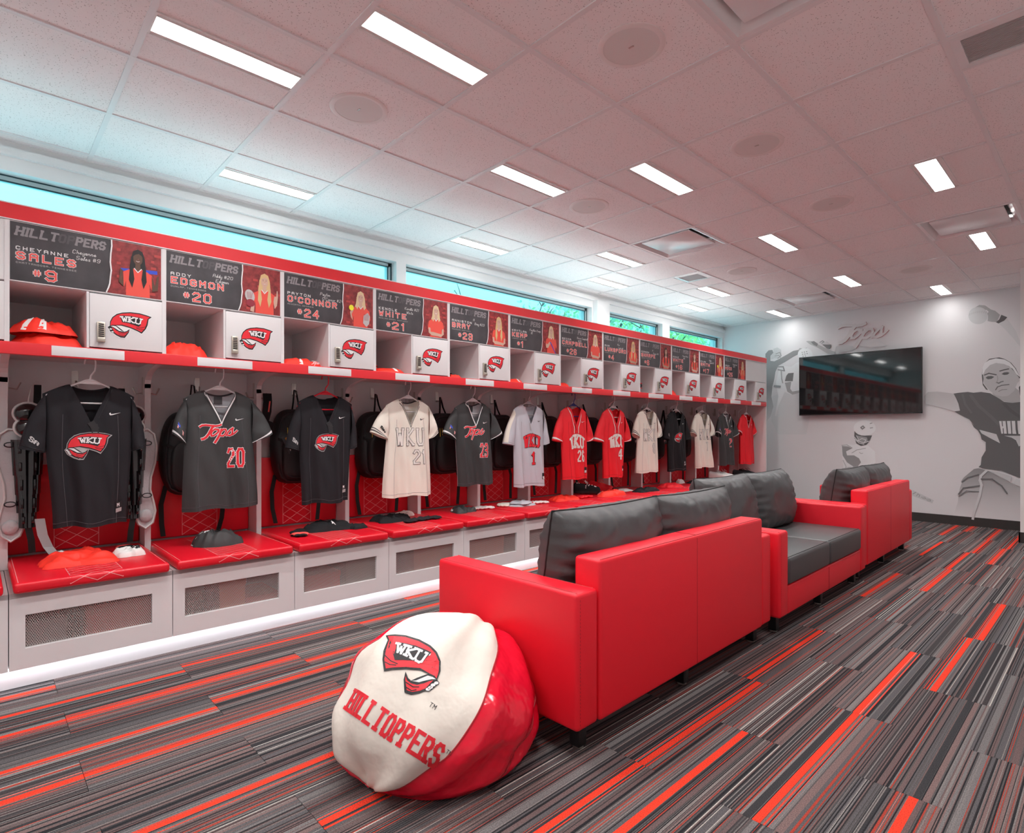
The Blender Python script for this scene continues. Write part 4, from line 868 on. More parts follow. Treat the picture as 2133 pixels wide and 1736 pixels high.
MURAL=[
('hand','p',[-1.169,2.569,-1.131,2.592,-1.079,2.577,-1.026,2.521,-0.99,2.502,-0.946,2.448,-0.975,2.367,-1.019,2.378,-1.056,2.392,-1.052,2.459,-1.109,2.44,-1.116,2.454,-1.045,2.496,-1.064,2.523,-1.116,2.531,-1.15,2.52]),
('ball','p',[-1.054,2.455,-1.058,2.43,-1.066,2.406,-1.08,2.388,-1.099,2.374,-1.12,2.368,-1.143,2.368,-1.166,2.374,-1.188,2.387,-1.207,2.406,-1.221,2.429,-1.23,2.455,-1.233,2.482,-1.23,2.507,-1.221,2.531,-1.207,2.549,-1.188,2.563,-1.166,2.569,-1.143,2.569,-1.12,2.562,-1.098,2.549,-1.08,2.53,-1.066,2.506,-1.058,2.481]),
('wrist','p',[-0.935,2.447,-0.883,2.411,-0.91,2.377,-0.96,2.351,-0.982,2.368,-0.953,2.397]),
('forearm','p',[-0.91,2.377,-0.883,2.396,-0.81,2.246,-0.775,2.13,-0.771,2.059,-0.838,2.174,-0.91,2.287,-0.96,2.351]),
('headband','p',[-1.105,1.781,-1.101,1.853,-1.086,1.905,-1.041,1.941,-0.982,1.953,-0.91,1.935,-0.86,1.895,-0.817,1.826,-0.775,1.724,-0.806,1.759,-0.838,1.823,-0.867,1.853,-0.91,1.882,-0.982,1.901,-1.034,1.881,-1.075,1.832,-1.097,1.771]),
('hair','p',[-1.086,1.9,-1.041,1.954,-0.953,1.962,-0.91,1.942,-0.852,1.894,-0.81,1.825,-0.774,1.72,-0.789,1.693,-0.81,1.722,-0.852,1.838,-0.91,1.885,-0.982,1.906,-1.034,1.886,-1.086,1.818,-1.097,1.674,-1.052,1.593,-1.071,1.6,-1.101,1.655,-1.109,1.762,-1.101,1.853]),
('face','p',[-1.097,1.761,-1.079,1.827,-1.034,1.881,-0.982,1.901,-0.91,1.882,-0.863,1.848,-0.817,1.779,-0.785,1.721,-0.778,1.683,-0.799,1.656,-0.824,1.573,-0.874,1.519,-0.924,1.512,-0.99,1.534,-1.041,1.589,-1.086,1.664]),
('neck','p',[-1.019,1.555,-0.874,1.519,-0.817,1.61,-0.782,1.571,-0.768,1.445,-0.838,1.436,-0.91,1.455,-0.99,1.515]),
('brow1','s',[-1.082,1.77,-1.045,1.786,-0.982,1.765]),
('brow2','s',[-0.946,1.805,-0.91,1.816,-0.874,1.823]),
('eye1','p',[-1.075,1.736,-1.056,1.753,-1.023,1.754,-0.997,1.743,-1.019,1.722,-1.052,1.717]),
('eye2','p',[-0.933,1.769,-0.913,1.786,-0.881,1.788,-0.863,1.778,-0.881,1.76,-0.91,1.757]),
('nose','s',[-0.975,1.676,-0.957,1.666,-0.939,1.679,-0.921,1.684]),
('mouth','s',[-0.984,1.593,-0.968,1.624,-0.931,1.64,-0.87,1.646]),
('chin','s',[-0.957,1.573,-0.928,1.59,-0.888,1.591]),
('noseside','s',[-0.969,1.752,-0.966,1.714,-0.975,1.676]),
('pony','p',[-0.785,1.609,-0.768,1.636,-0.764,1.468,-0.775,1.524]),
('shirt','p',[-1.372,1.567,-1.324,1.574,-1.238,1.58,-1.184,1.568,-1.116,1.574,-1.034,1.555,-0.96,1.495,-0.91,1.45,-0.838,1.436,-0.764,1.445,-0.76,1.217,-0.76,0.585,-0.931,0.664,-1.07,0.679,-1.138,0.697,-1.117,0.724,-1.11,0.812,-1.073,0.891,-1.073,0.99,-1.11,1.02,-1.12,1.073,-1.144,1.125,-1.179,1.16,-1.206,1.222,-1.177,1.183,-1.223,1.256,-1.309,1.312,-1.364,1.353,-1.309,1.361,-1.324,1.441,-1.348,1.511]),
('fold1','s',[-1.207,1.534,-1.139,1.415,-1.019,1.277,-0.96,1.2]),
('fold2','s',[-0.91,1.426,-0.852,1.349,-0.775,1.273]),
('fold3','s',[-1.285,1.548,-1.262,1.439,-1.207,1.339]),
('sidestripe','p',[-1.131,1.134,-0.977,1.082,-0.945,0.978,-1.03,1.034,-1.11,1.09]),
('backpanel','p',[-0.911,1.065,-0.76,1.066,-0.76,0.966,-0.784,0.944,-0.809,1.015,-0.847,1.044]),
('letterblock','p',[-0.954,1.232,-0.76,1.233,-0.76,1.084,-0.934,1.089]),
('gap1','s',[-0.891,1.226,-0.88,1.084]),
('gap2','s',[-0.85,1.226,-0.843,1.084]),
('gap3','s',[-0.806,1.225,-0.802,1.137,-0.796,1.084]),
('gap0','s',[-0.928,1.227,-0.924,1.176]),
('gap00','s',[-0.918,1.146,-0.915,1.084]),
('under','s',[-0.934,1.075,-0.76,1.073]),
('pants','p',[-1.138,0.684,-1.179,0.673,-1.234,0.613,-1.276,0.567,-1.301,0.517,-1.29,0.513,-1.311,0.44,-1.324,0.368,-1.329,0.279,-1.361,0.151,-1.379,0.073,-0.76,0.07,-0.76,0.489,-0.834,0.526,-0.95,0.586,-1.036,0.65,-1.07,0.666]),
('belt','p',[-1.036,0.659,-0.957,0.646,-0.847,0.609,-0.86,0.545,-0.964,0.607]),
('belt2','p',[-0.809,0.582,-0.762,0.568,-0.762,0.489,-0.831,0.521]),
('pstripe','s',[-1.07,0.653,-1.117,0.594,-1.124,0.541,-1.11,0.49,-1.124,0.384,-1.144,0.295,-1.179,0.169,-1.189,0.089]),
('pf1','s',[-1.29,0.513,-1.234,0.569,-1.138,0.61]),
('pf2','s',[-1.322,0.368,-1.276,0.443,-1.131,0.48]),
('pf3','s',[-1.11,0.559,-1.016,0.565,-0.931,0.493,-0.886,0.412]),
('pf4','s',[-1.318,0.342,-1.248,0.41,-1.138,0.409]),
('arm','p',[-1.626,1.599,-1.526,1.599,-1.372,1.567,-1.34,1.491,-1.31,1.361,-1.364,1.353,-1.509,1.407,-1.659,1.458,-1.659,1.555]),
('bat','p',[-1.787,0.382,-1.566,0.271,-1.581,0.231,-1.787,0.308]),
('batl','s',[-1.78,0.332,-1.752,0.353]),
('batl2','s',[-1.741,0.312,-1.729,0.336,-1.71,0.323,-1.717,0.3]),
('batl3','s',[-1.694,0.297,-1.656,0.3,-1.649,0.282,-1.679,0.284]),
('batl4','s',[-1.641,0.278,-1.603,0.277,-1.599,0.259,-1.633,0.261]),
('f1','p',[-3.61,2.264,-3.566,2.311,-3.508,2.313,-3.494,2.267,-3.537,2.228,-3.537,2.154,-3.48,2.142,-3.408,2.172,-3.31,2.22,-3.214,2.268,-3.146,2.275,-3.132,2.217,-3.214,2.182,-3.324,2.121,-3.423,2.071,-3.465,1.987,-3.48,1.886,-3.508,1.771,-3.523,1.625,-3.494,1.478,-3.537,1.332,-3.595,1.259,-3.613,1.481]),
('f1head','p',[-3.494,2.326,-3.437,2.342,-3.383,2.3,-3.377,2.227,-3.423,2.173,-3.48,2.186,-3.53,2.168,-3.537,2.228,-3.494,2.26]),
('f1mask','s',[-3.458,2.249,-3.401,2.265,-3.383,2.213,-3.43,2.181]),
('f1mask2','s',[-3.472,2.221,-3.415,2.223,-3.391,2.185]),
('f1hand','p',[-3.146,2.275,-3.125,2.299,-3.079,2.285,-3.023,2.297,-3.052,2.272,-3.105,2.264,-3.132,2.217]),
('bathelm','p',[-2.953,2.192,-2.961,2.161,-2.982,2.135,-3.015,2.119,-3.053,2.116,-3.091,2.125,-3.124,2.148,-3.146,2.179,-3.152,2.213,-3.146,2.245,-3.124,2.271,-3.091,2.288,-3.052,2.289,-3.015,2.28,-2.982,2.257,-2.961,2.227]),
('dot0','p',[-3.101,2.235,-3.092,2.243,-3.083,2.233,-3.092,2.226]),
('dot1','p',[-3.072,2.236,-3.063,2.244,-3.053,2.235,-3.063,2.227]),
('dot2','p',[-3.041,2.239,-3.032,2.247,-3.023,2.237,-3.032,2.23]),
('dot3','p',[-3.095,2.206,-3.085,2.214,-3.076,2.204,-3.085,2.197]),
('dot4','p',[-3.064,2.208,-3.055,2.215,-3.045,2.206,-3.055,2.198]),
('dot5','p',[-3.035,2.21,-3.025,2.218,-3.016,2.208,-3.025,2.201]),
('dot6','p',[-3.088,2.177,-3.079,2.185,-3.069,2.176,-3.079,2.168]),
('dot7','p',[-3.057,2.179,-3.048,2.186,-3.039,2.177,-3.048,2.169]),
('battorso','p',[-3.401,2.055,-3.366,2.067,-3.241,2.042,-3.173,2.093,-3.092,2.107,-3.092,1.649,-3.241,1.641,-3.331,1.689,-3.423,1.475,-3.451,1.331,-3.472,1.346,-3.423,1.621,-3.458,1.826]),
('batshade','p',[-3.331,1.819,-3.241,1.827,-3.255,1.728,-3.227,1.684,-3.119,1.699,-3.119,1.661,-3.227,1.641,-3.296,1.687]),
('armband','p',[-3.282,1.952,-3.207,1.953,-3.22,1.833,-3.331,1.84,-3.31,1.918]),
('bl','s',[-3.437,2.058,-3.352,2.051,-3.335,1.992,-3.423,2.013]),
('bl2','s',[-3.38,1.995,-3.373,1.879,-3.359,1.82]),
('bl3','s',[-3.472,1.776,-3.401,1.765]),
('reach','p',[-3.039,2.383,-3.012,2.387,-2.934,2.371,-2.882,2.324,-2.755,2.241,-2.667,2.198,-2.667,2.158,-2.755,2.18,-2.882,2.275,-2.986,2.335]),
('glove','p',[-2.973,2.369,-2.934,2.376,-2.882,2.331,-2.895,2.298,-2.947,2.331]),
('cap','p',[-2.831,2.318,-2.717,2.302,-2.727,2.248,-2.767,2.256]),
('cap2','s',[-2.856,2.349,-2.824,2.366,-2.805,2.35,-2.831,2.336]),
('capw','p',[-2.863,2.336,-2.767,2.352,-2.711,2.298,-2.767,2.315,-2.818,2.31]),
('blur','p',[-2.655,2.265,-2.593,2.292,-2.425,2.247,-2.437,2.202,-2.63,2.174,-2.667,2.198]),
('blur2','p',[-2.39,2.329,-2.183,2.344,-2.049,2.213,-2.217,2.205,-2.378,2.248]),
('helm','p',[-2.183,1.158,-2.189,1.127,-2.208,1.1,-2.236,1.076,-2.271,1.061,-2.312,1.057,-2.351,1.061,-2.388,1.075,-2.417,1.099,-2.436,1.127,-2.442,1.16,-2.436,1.192,-2.417,1.22,-2.388,1.243,-2.351,1.257,-2.311,1.261,-2.271,1.256,-2.236,1.241,-2.208,1.218,-2.189,1.19]),
('visor','p',[-2.431,1.119,-2.378,1.086,-2.297,1.06,-2.226,1.06,-2.253,0.989,-2.291,0.936,-2.355,0.921,-2.408,0.953,-2.435,1.033]),
('lface','p',[-2.402,1.059,-2.285,1.034,-2.274,0.982,-2.331,0.955,-2.39,0.98]),
('cage1','s',[-2.439,1.046,-2.39,0.987,-2.32,0.961,-2.251,0.989]),
('cage2','s',[-2.435,1.019,-2.378,0.961,-2.32,0.944]),
('cage3','s',[-2.39,0.987,-2.343,1.02,-2.297,1.001,-2.32,0.957]),
('cage4','s',[-2.408,1.059,-2.378,0.994]),
('badge','s',[-2.355,1.165,-2.331,1.185,-2.314,1.165,-2.337,1.145,-2.355,1.165]),
('badge2','s',[-2.245,1.217,-2.228,1.223]),
('badge3','s',[-2.245,1.158,-2.222,1.162]),
('ljersey','p',[-2.593,0.924,-2.533,0.945,-2.449,0.933,-2.408,0.947,-2.355,0.917,-2.285,0.936,-2.194,0.853,-2.188,0.71,-2.228,0.644,-2.343,0.625,-2.39,0.57,-2.545,0.522,-2.569,0.642]),
('larm','p',[-2.584,0.917,-2.509,0.912,-2.461,0.886,-2.533,0.844,-2.521,0.791,-2.437,0.794,-2.378,0.756,-2.355,0.704,-2.39,0.65,-2.331,0.586,-2.402,0.596,-2.449,0.647,-2.521,0.697,-2.575,0.789]),
('lline','s',[-2.461,0.826,-2.402,0.868,-2.303,0.89]),
('lline2','s',[-2.569,0.722,-2.533,0.643,-2.545,0.535]),
('lcollar','s',[-2.584,0.924,-2.521,0.932,-2.461,0.893]),
('lsw','s',[-2.372,0.835,-2.355,0.82,-2.334,0.826]),
('wash','p',[-3.537,1.626,-3.338,1.675,-3.105,1.635,-2.986,1.322,-3.039,1.07,-3.423,1.068,-3.523,1.259]),
]

mural = thing('wall_mural', 'grey printed mural of softball players covering the end wall', 'mural', (0, 0, 0))
INK = dict(ball=.60, hand=.42, wrist=.12, forearm=.66, headband=.82, hair=.13, face=.54, neck=.46, eye1=.13, eye2=.13, pony=.08, shirt=.135, sidestripe=.62, backpanel=.60, letterblock=.72, belt=.60, belt2=.62,
 arm=(.44, 1.15, 1.75), bat=.60, f1=(.30, 1.15, 1.75), f1head=.60, f1hand=.45, bathelm=.80, battorso=(.82, 1.1, 1.7), batshade=.40, armband=.20, reach=.46, glove=.22, cap=.22, capw=.62, blur=.56, blur2=.68, helm=.82, visor=.12, lface=.34, ljersey=.80, larm=.32, pants=(.20, .12, .78), wash=.69)
LINE = dict(brow1=(.012, .12), brow2=(.012, .12), nose=(.012, .2), noseside=(.006, .36), mouth=(.010, .16), chin=(.008, .3), fold1=(.03, .16), fold2=(.03, .115), fold3=(.02, .165), gap0=(.008, .13), gap00=(.008, .13), gap1=(.012, .13), gap2=(.010, .13), gap3=(.018, .13), under=(.014, .13), pstripe=(.024, .66), pf1=(.012, .16), pf2=(.014, .17), pf3=(.014, .16), pf4=(.012, .22),
 batl=(.010, .35), batl2=(.007, .35), batl3=(.007, .35), batl4=(.007, .35), f1mask=(.010, .3), f1mask2=(.008, .3), bl=(.016, .33), bl2=(.016, .42), bl3=(.03, .36), cap2=(.012, .3), cage1=(.008, .76), cage2=(.008, .72), cage3=(.007, .74), cage4=(.006, .74), badge=(.014, .25), badge2=(.012, .4), badge3=(.012, .4), lline=(.008, .40), lline2=(.010, .5), lcollar=(.010, .42), lsw=(.006, .35))
FIG = {'throwing_hand_print': ('hand', 'ball', 'wrist', 'forearm'), 'pitcher_print': ('hair', 'headband', 'neck', 'face', 'brow1', 'brow2', 'eye1', 'eye2', 'nose', 'noseside', 'mouth', 'chin', 'pony', 'pants', 'arm', 'shirt', 'fold1', 'fold2', 'fold3', 'sidestripe', 'backpanel', 'letterblock', 'gap0', 'gap00', 'gap1', 'gap2', 'gap3', 'under', 'belt', 'belt2', 'pstripe', 'pf1', 'pf2', 'pf3', 'pf4'),
 'bat_print': ('bat', 'batl', 'batl2', 'batl3', 'batl4'), 'celebrating_players_print': ('wash', 'f1', 'f1head', 'f1mask', 'f1mask2', 'f1hand', 'battorso', 'batshade', 'armband', 'bathelm', 'dot0', 'dot1', 'dot2', 'dot3', 'dot4', 'dot5', 'dot6', 'dot7', 'bl', 'bl2', 'bl3', 'reach', 'glove', 'capw', 'cap', 'cap2', 'blur', 'blur2'),
 'batter_print': ('ljersey', 'larm', 'lline', 'lline2', 'lcollar', 'lsw', 'visor', 'lface', 'helm', 'cage1', 'cage2', 'cage3', 'cage4', 'badge', 'badge2', 'badge3')}
MD = {n_: (k_, [(p_[i], p_[i + 1]) for i in range(0, len(p_), 2)]) for n_, k_, p_ in MURAL}
for nm, items in FIG.items():
    pr = Print(lambda a, b, ly: (a, YE - .0008 - .0004 * ly, b)); ly = 0
    for it in items:
        k_, pts = MD[it]; ly += 1
        pts = [(min(a, -.70), min(b, ZC - .01)) for a, b in pts]
        if k_ == 'p':
            v = INK.get(it, .25); pr.poly(pts, gprint(v[0], v[1:]) if isinstance(v, tuple) else gprint(v), ly)
        else: pr.line(pts, LINE[it][0], gprint(LINE[it][1]), ly)
    for i, v in enumerate(pr.mb.v): pr.mb.v[i] = (min(v[0], -.692), v[1], v[2])
    o = pr.build(nm, mural)
# softball seam
pr = Print(lambda a, b, ly: (a, YE - .018, b)); c_ = [sum(q[i] for q in MD['ball'][1]) / len(MD['ball'][1]) for i in (0, 1)]
for q in range(9): a = -.075 + q * .0185; pr.line([(c_[0] + a, c_[1] + .03 - a * a * 3), (c_[0] + a + .004, c_[1] + .05 - a * a * 3)], .004, gprint(.42), 0)
pr.build('ball_seam_print', mural)
# ---- script sign in raised letters
t = thing('script_sign', 'raised grey script lettering with red edges above the television', 'sign', (-2.33, YE, 2.39))
FACE = mat('sign_face_grey', (.66, .65, .65), .4); EDGE = mat('sign_edge_red', (.52, .03, .03), .5)
for nm, idx in (('letter_t', (0, 1)), ('letter_o', (2,)), ('letter_p', (3, 4)), ('letter_s', (5, 6))):
    m = MB(); ii = 0
    for L, w_ in [TOPS[i] for i in idx]:
        w_ *= 1.25
        for q in ribbons([[(L[i] * .001, L[i + 1] * .001) for i in range(0, len(L), 2)]], w_ * .001, None, True):
            ii += 1; m.use(FACE); m.add([(a, -.020 - ii * 3e-5, b) for a, b in q], [(0, 1, 2, 3)])
            m.use(EDGE); V = [(a, -.0195, b) for a, b in q] + [(a, -.004, b) for a, b in q]; m.add(V, [(k, (k + 1) % 4, 4 + (k + 1) % 4, 4 + k) for k in range(4)])
    ob(nm, m, None, t)
# ---- television
t = thing('television', 'large flat black television mounted on the mural wall', 'television', (-2.385, YE, 1.745))
hw, hh = .718, .408
SCREEN = mat('black_glass_screen', (.006, .006, .007), .045, spec=.75)
m = MB(); m.rbox(-hw, hw, -.085, -.055, -hh, hh, .004, 2); body = ob('body', m, BLACK_PL, t, smooth=30)
box('screen', (-hw + .010, hw - .010, -.0862, -.0848, -hh + .016, hh - .010), SCREEN, t)
m = MB()
for b in ((-hw, hw, -hh, -hh + .014), (-hw, hw, hh - .008, hh), (-hw, -hw + .008, -hh, hh), (hw - .008, hw, -hh, hh)): m.box(b[0], b[1], -.0885, -.084, b[2], b[3])
ob('bezel', m, mat('dark_bezel', (.05, .05, .05), .25, metal=.5), t)
box('wall_bracket', (-.25, .25, -.056, -.003, -.2, .2), BLACK_PL, t)
# ================================================================== JERSEYS ON HANGERS
XJ = -3.53
def hanger(k, y, m, label):
    t = thing('clothes_hanger', label, 'hanger', (XJ, y, 0), 0, 'clothes hangers')
    h = MB(); L = [(0, 0, 1.372), (0, .002, 1.395), (0, .020, 1.420), (0, .022, 1.450)]
    L += [(0, .022 * math.cos(a), 1.463 + .022 * math.sin(a)) for a in [i * math.pi / 8 for i in range(9)]] + [(0, -.024, 1.450)]
    h.tube(L, .0038, 7); ob('hook', h, m, t, smooth=60)
    b = MB(); b.tube([(0, -.185, 1.268), (0, -.17, 1.292), (0, -.08, 1.338), (0, -.02, 1.368), (0, .02, 1.368), (0, .08, 1.338), (0, .17, 1.292), (0, .185, 1.268), (0, .17, 1.258), (0, 0, 1.256), (0, -.17, 1.258), (0, -.185, 1.268)], .0048, 7)
    b.extrude([(-.045, 1.352), (-.012, 1.378), (.012, 1.378), (.045, 1.352)], lambda u, v, d: (d - .002, u, v), .004); ob('shoulder_bar', b, m, t, smooth=60)
    return t
def jersey(k, ny, SL, SR, HL, HR, hz, cloth, style, label, num='', hang=WHITE_PL, inner=None, vz=1.175):
    """ny neck, SL/SR sleeve tips, HL/HR hem corners (world y), hz hem height"""
    hl = {id(WHITE_PL): 'white'}.get(id(hang), hang.name.split('_')[0])
    hanger(k, ny, hang, '%s plastic hanger in the %s locker' % (hl, ORD[k]))
    t = thing('jersey', label, 'jersey', (XJ, ny, 0), 0, 'jerseys hanging in the lockers')
    g = random.Random(100 + k); ph = [g.uniform(0, 6.28) for _ in range(6)]
    sl, sr, hL, hR = SL - ny, SR - ny, HL - ny, HR - ny
    un = 8 / 18.0; sw = .186; zn, zs = 1.347, 1.296; zarm = 1.075
    trimc = {'tops': P_WHITE, 'cream': P_CHAR, 'red': P_WHITE, 'redv': P_WHITE}.get(style)
    def edge(v, s):       # body outline
        z = v
        e = sw if s > 0 else -sw; h_ = hR if s > 0 else hL
        w_ = min(1, max(0, (v) / .78)); w_ = w_ * w_ * (3 - 2 * w_)
        return h_ + (e * .96 - h_) * w_ if v < .78 else e * (.96 + .04 * (v - .78) / .22)
    def ztop(u, front):
        a = abs(u)
        if a >= un: return zn + (zs - zn) * ((a - un) / (1 - un)) ** 1.25
        return (vz + (zn - vz) * (a / un) ** (.95 if front else 1)) if front else zn - .022 * (1 - (a / un) ** 2)
    def S(u, v, side):
        u = u * 2 - 1
        # keep columns on the neck corners
        z = hz + v * (ztop(u, side > 0) - hz)
        vv = (z - hz) / (zs - hz); vv = min(1, vv)
        y = edge(vv, -1) * (1 - u) / 2 + edge(vv, 1) * (1 + u) / 2
        a = abs(u); round_ = math.sqrt(max(0, 1 - a ** 3))
        T = .034 + .020 * (1 - vv)
        top = 1 if a < un else 1 - max(0, (v - .80) / .20) ** 2 * .9
        x = side * T * round_ * top
        fold = (.017 * math.sin(4.2 * u + ph[0]) + .013 * math.sin(8.5 * u + ph[1] + 1.5 * vv) + .006 * math.sin(15 * u + ph[2] + 3 * vv)) * (1 - vv) ** .8 * (1 - a ** 4)
        fold += .007 * math.sin(9 * u + 14 * vv + ph[3]) * (1 - a ** 4) * vv * (1 - vv) * 2
        x += fold * (1 if side > 0 else .7)
        z += (.006 * math.sin(5 * u + ph[4]) - .010 * (u * u) * 0) * (1 - vv) ** 3
        return (x, y, z)
    nu, nv = 36, 30
    def warpu(u):      # more columns at the neck corners
        return u
    f = MB(); f.grid(lambda u, v: S(u, v, 1), nu, nv); fr_ = ob('front', f, cloth, t, smooth=180)
    b = MB(); b.grid(lambda u, v: S(u, v, -1), nu, nv, True); bk = ob('back', b, inner or cloth, t, smooth=180)
    slv = {}
    for s in (-1, 1):
        tip = sl if s < 0 else sr; zt = (1.035 if style in ('towel', 'grey', 'red') else 1.112) - .010 * (k % 3); inn = s * (sw * .96 - .004)
        if abs(tip) < .235: inn = s * (abs(tip) - .07)
        if style in ('tops', 'cream', 'redv'): inn = s * (sw * .93)
        At, Ab = Vector((s * (sw - .012), zs + .003)), Vector((s * sw * .93, zarm)); Bt, Bb = Vector((tip, zt)), Vector((inn, zt - (.022 if style in ('towel', 'grey', 'red') else .055)))
        def SV(u, v, At=At, Ab=Ab, Bt=Bt, Bb=Bb, s=s):
            w_ = 2 * math.pi * u
            top = At.lerp(Bt, v) + Vector((s * .012 * math.sin(math.pi * v), .008 * math.sin(math.pi * v))); bot = Ab.lerp(Bb, v)
            c_ = (top + bot) / 2; d = (top - bot) / 2; th = .026 + .016 * v + .004 * math.sin(7 * v + 3 * w_ + ph[5])
            p_ = c_ + d * math.cos(w_)
            return (th * math.sin(w_), p_.x, p_.y)
        m = MB(); m.grid(SV, 24, 12); sm = cloth if style != 'grey' else LGREY_CLOTH
        o = ob('sleeve', m, sm, t, smooth=180); slv[s] = (SV, o)
        if trimc:
            for v0, v1 in (((.90, .955),) if style != 'cream' else ((.84, .87), (.91, .95))):
                q = MB(); q.grid(lambda u, v: tuple(Vector(SV(u, v0 + (v1 - v0) * v)) * 1.0 + Vector((.0016 * math.sin(2 * math.pi * u), 0, .0012 * math.cos(2 * math.pi * u)))), 24, 1); ob('sleeve_trim', q, trimc, o)
        else:
            q = MB(); q.tube([tuple(Vector(SV(i / 24, .93))) for i in range(25)], .0016, 4); ob('hem_stitch', q, BLACK_THREAD if cloth is not LGREY_CLOTH else P_SILVER, o)
    if style == 'grey':      # cream shoulder inserts
        for s in (-1, 1):
            SV = slv[s][0]; q = MB(); q.grid(lambda u, v: tuple(Vector(SV(.08 + .16 * u - .10, v * .97)) + Vector((.0024, 0, .0016))), 6, 12); ob('shoulder_insert', q, CREAM_CLOTH, slv[s][1])
    # hem
    q = MB(); q.tube([tuple(Vector(S(i / nu, .035, 1)) + Vector((.0006, 0, 0))) for i in range(nu + 1)], .0011, 4); ob('hem_stitch', q, {'cream': P_SILVER}.get(style, P_DIM if style != 'red' else RED_THREAD), t)
    # side seams and shoulder seams
    for s in (.16, .84):
        q = MB(); q.tube([tuple(Vector(S(s + (.10 if s < .5 else -.10) * (abs(v - .3) ** 1.5), v, 1)) + Vector((.0006, 0, 0))) for v in [i / 20 * .8 for i in range(21)]], .0010, 4); ob('side_seam', q, P_DIM if style in ('towel', 'tops') else P_SILVER if style == 'cream' else RED_THREAD if 'red' in style else P_SILVER, t)
    bv = BVHTree.FromPolygons([Vector(v) for v in f.v], f.f)
    def F(a, b, ly):
        h = bv.ray_cast(Vector((.5, a, b)), Vector((-1, 0, 0)))
        if h[0] is None: return None
        return (h[0].x + .0015 + .0007 * ly, a, b)
    def neck(d0, d1, m, nm='collar_trim'):       # band that follows the V edge, d0..d1 below it
        q = MB(); q.grid(lambda u, v: tuple(Vector(S(.5 + (u - .5) * un, 1 - (d0 + (d1 - d0) * v) / (ztop((u * 2 - 1) * un, True) - hz), 1)) + Vector((.0016, 0, 0))), 16, 2); ob(nm, q, m, t)
    # inside back neck tape and label
    pr = Print(lambda a, b, ly: (-.020 + .0008 * ly + .012, a, b))
    q = MB(); q.tube([(S(.5 + u * .5 * un, 1, -1)[0] + .004, S(.5 + u * .5 * un, 1, -1)[1], S(.5 + u * .5 * un, 1, -1)[2] - .006) for u in [i / 8 - 1 for i in range(17)]], .0055, 6); ob('neck_tape', q, P_CHAR if style in ('tops', 'cream') else cloth, t)
    if style in ('tops', 'cream'):
        p0 = S(.5, .965, -1); box('neck_label', (p0[0] + .004, p0[0] + .0055, -.022, .022, zn - .075, zn - .030), P_CHAR if style == 'tops' else P_CREAM, t)
    if style == 'towel':
        
        pr = Print(F, .012); pr.line([(-.075, zn - .012), (-.03, vz + .055), (.012, vz - .015), (.016, vz - .05)], .030, mat('jersey_fold_black', (.018, .018, .020), .8), 2); pr.line([(-.028, vz - .052), (.032, vz - .054)], .003, P_BLACK, 3); pr.line([(.088, zn - .02), (.03, vz + .03)], .002, P_BLACK, 3); pr.build('placket', t)
        pr = Print(F, .012); towel_logo(pr, -.012, 1.045, .98 if k == 0 else .84, 1, edge=P_SILVER); pr.build('towel_emblem', t)
        pr = Print(F, .012); pr.poly([(.095, hz + .055), (.128, hz + .060), (.130, hz + .112), (.097, hz + .110)], P_BLACK, 1); pr.poly([(.098, hz + .057), (.126, hz + .061), (.127, hz + .080), (.099, hz + .077)], P_SILVER, 2); pr.text('M', .106, hz + .088, .014, .004, P_WHITE, 2); pr.build('size_patch', t)
        SV = slv[-1][0]; pr = Print(lambda a, b, ly: tuple(Vector(SV(.19 + a, 1 - b)) + Vector((.002, 0, 0)))); pr.text('USA' if False else 'SA', -.01, .20, .10, .022, P_SILVER, 1, width=.11, slant=.2); pr.build('sleeve_lettering', slv[-1][1])
    elif style == 'tops':
        neck(.008, .024, P_WHITE); neck(.038, .042, P_BLACK, 'collar_seam')
        pr = Print(F, .012); sc = .335 if k != 11 else .30; tops_script(pr, -.012, 1.105, sc, [(P_WHITE, 18, 1), (P_RED, 0, 3)], R(4)); pr.build('script_lettering', t)
        pr = Print(F, .012); wn_ = .080 if len(num) > 1 else .032; pr.text(num, .035, .915, .098, .0185, P_WHITE, 1, width=wn_, gap=3.2); pr.text(num, .035, .915, .098, .0130, P_RED, 2, width=wn_, gap=3.2); pr.build('number', t)
        SV = slv[-1][0]; pr = Print(lambda a, b, ly: tuple(Vector(SV(.14 + a, b)) + Vector((.002 + .0005 * ly, 0, 0))))
        pr.poly([(0, .58), (.15, .58), (.15, .76), (0, .76)], P_CORAL, 1); pr.poly([(0, .58), (.06, .58), (.06, .66), (0, .66)], P_BLUE, 3)
        for q_ in range(3): pr.poly([(0, .605 + q_ * .055), (.15, .605 + q_ * .055), (.15, .625 + q_ * .055), (0, .625 + q_ * .055)], P_WHITE, 2)
        pr.build('flag_patch', slv[-1][1])
    elif style == 'cream':
        neck(.004, .013, P_CHAR); neck(.024, .034, P_CHAR, 'collar_line')
        pr = Print(F, .012)
        pr.text('WKU', -.008, 1.02, .112, .0185, P_CHAR, 1, width=.205, center=True, gap=3.4, slab=.25); pr.text('WKU', -.008, 1.02, .112, .0135, P_CREAM, 2, width=.205, center=True, gap=3.4, slab=.25); pr.build('team_lettering', t)
        pr = Print(F, .012); wn_ = .072 if len(num) > 1 else .034
        pr.text(num, .022, .885, .090, .0165, P_CHAR, 1, width=wn_, gap=3.0); pr.text(num, .022, .885, .090, .0115, P_CREAM, 2, width=wn_, gap=3.0); pr.build('number', t)
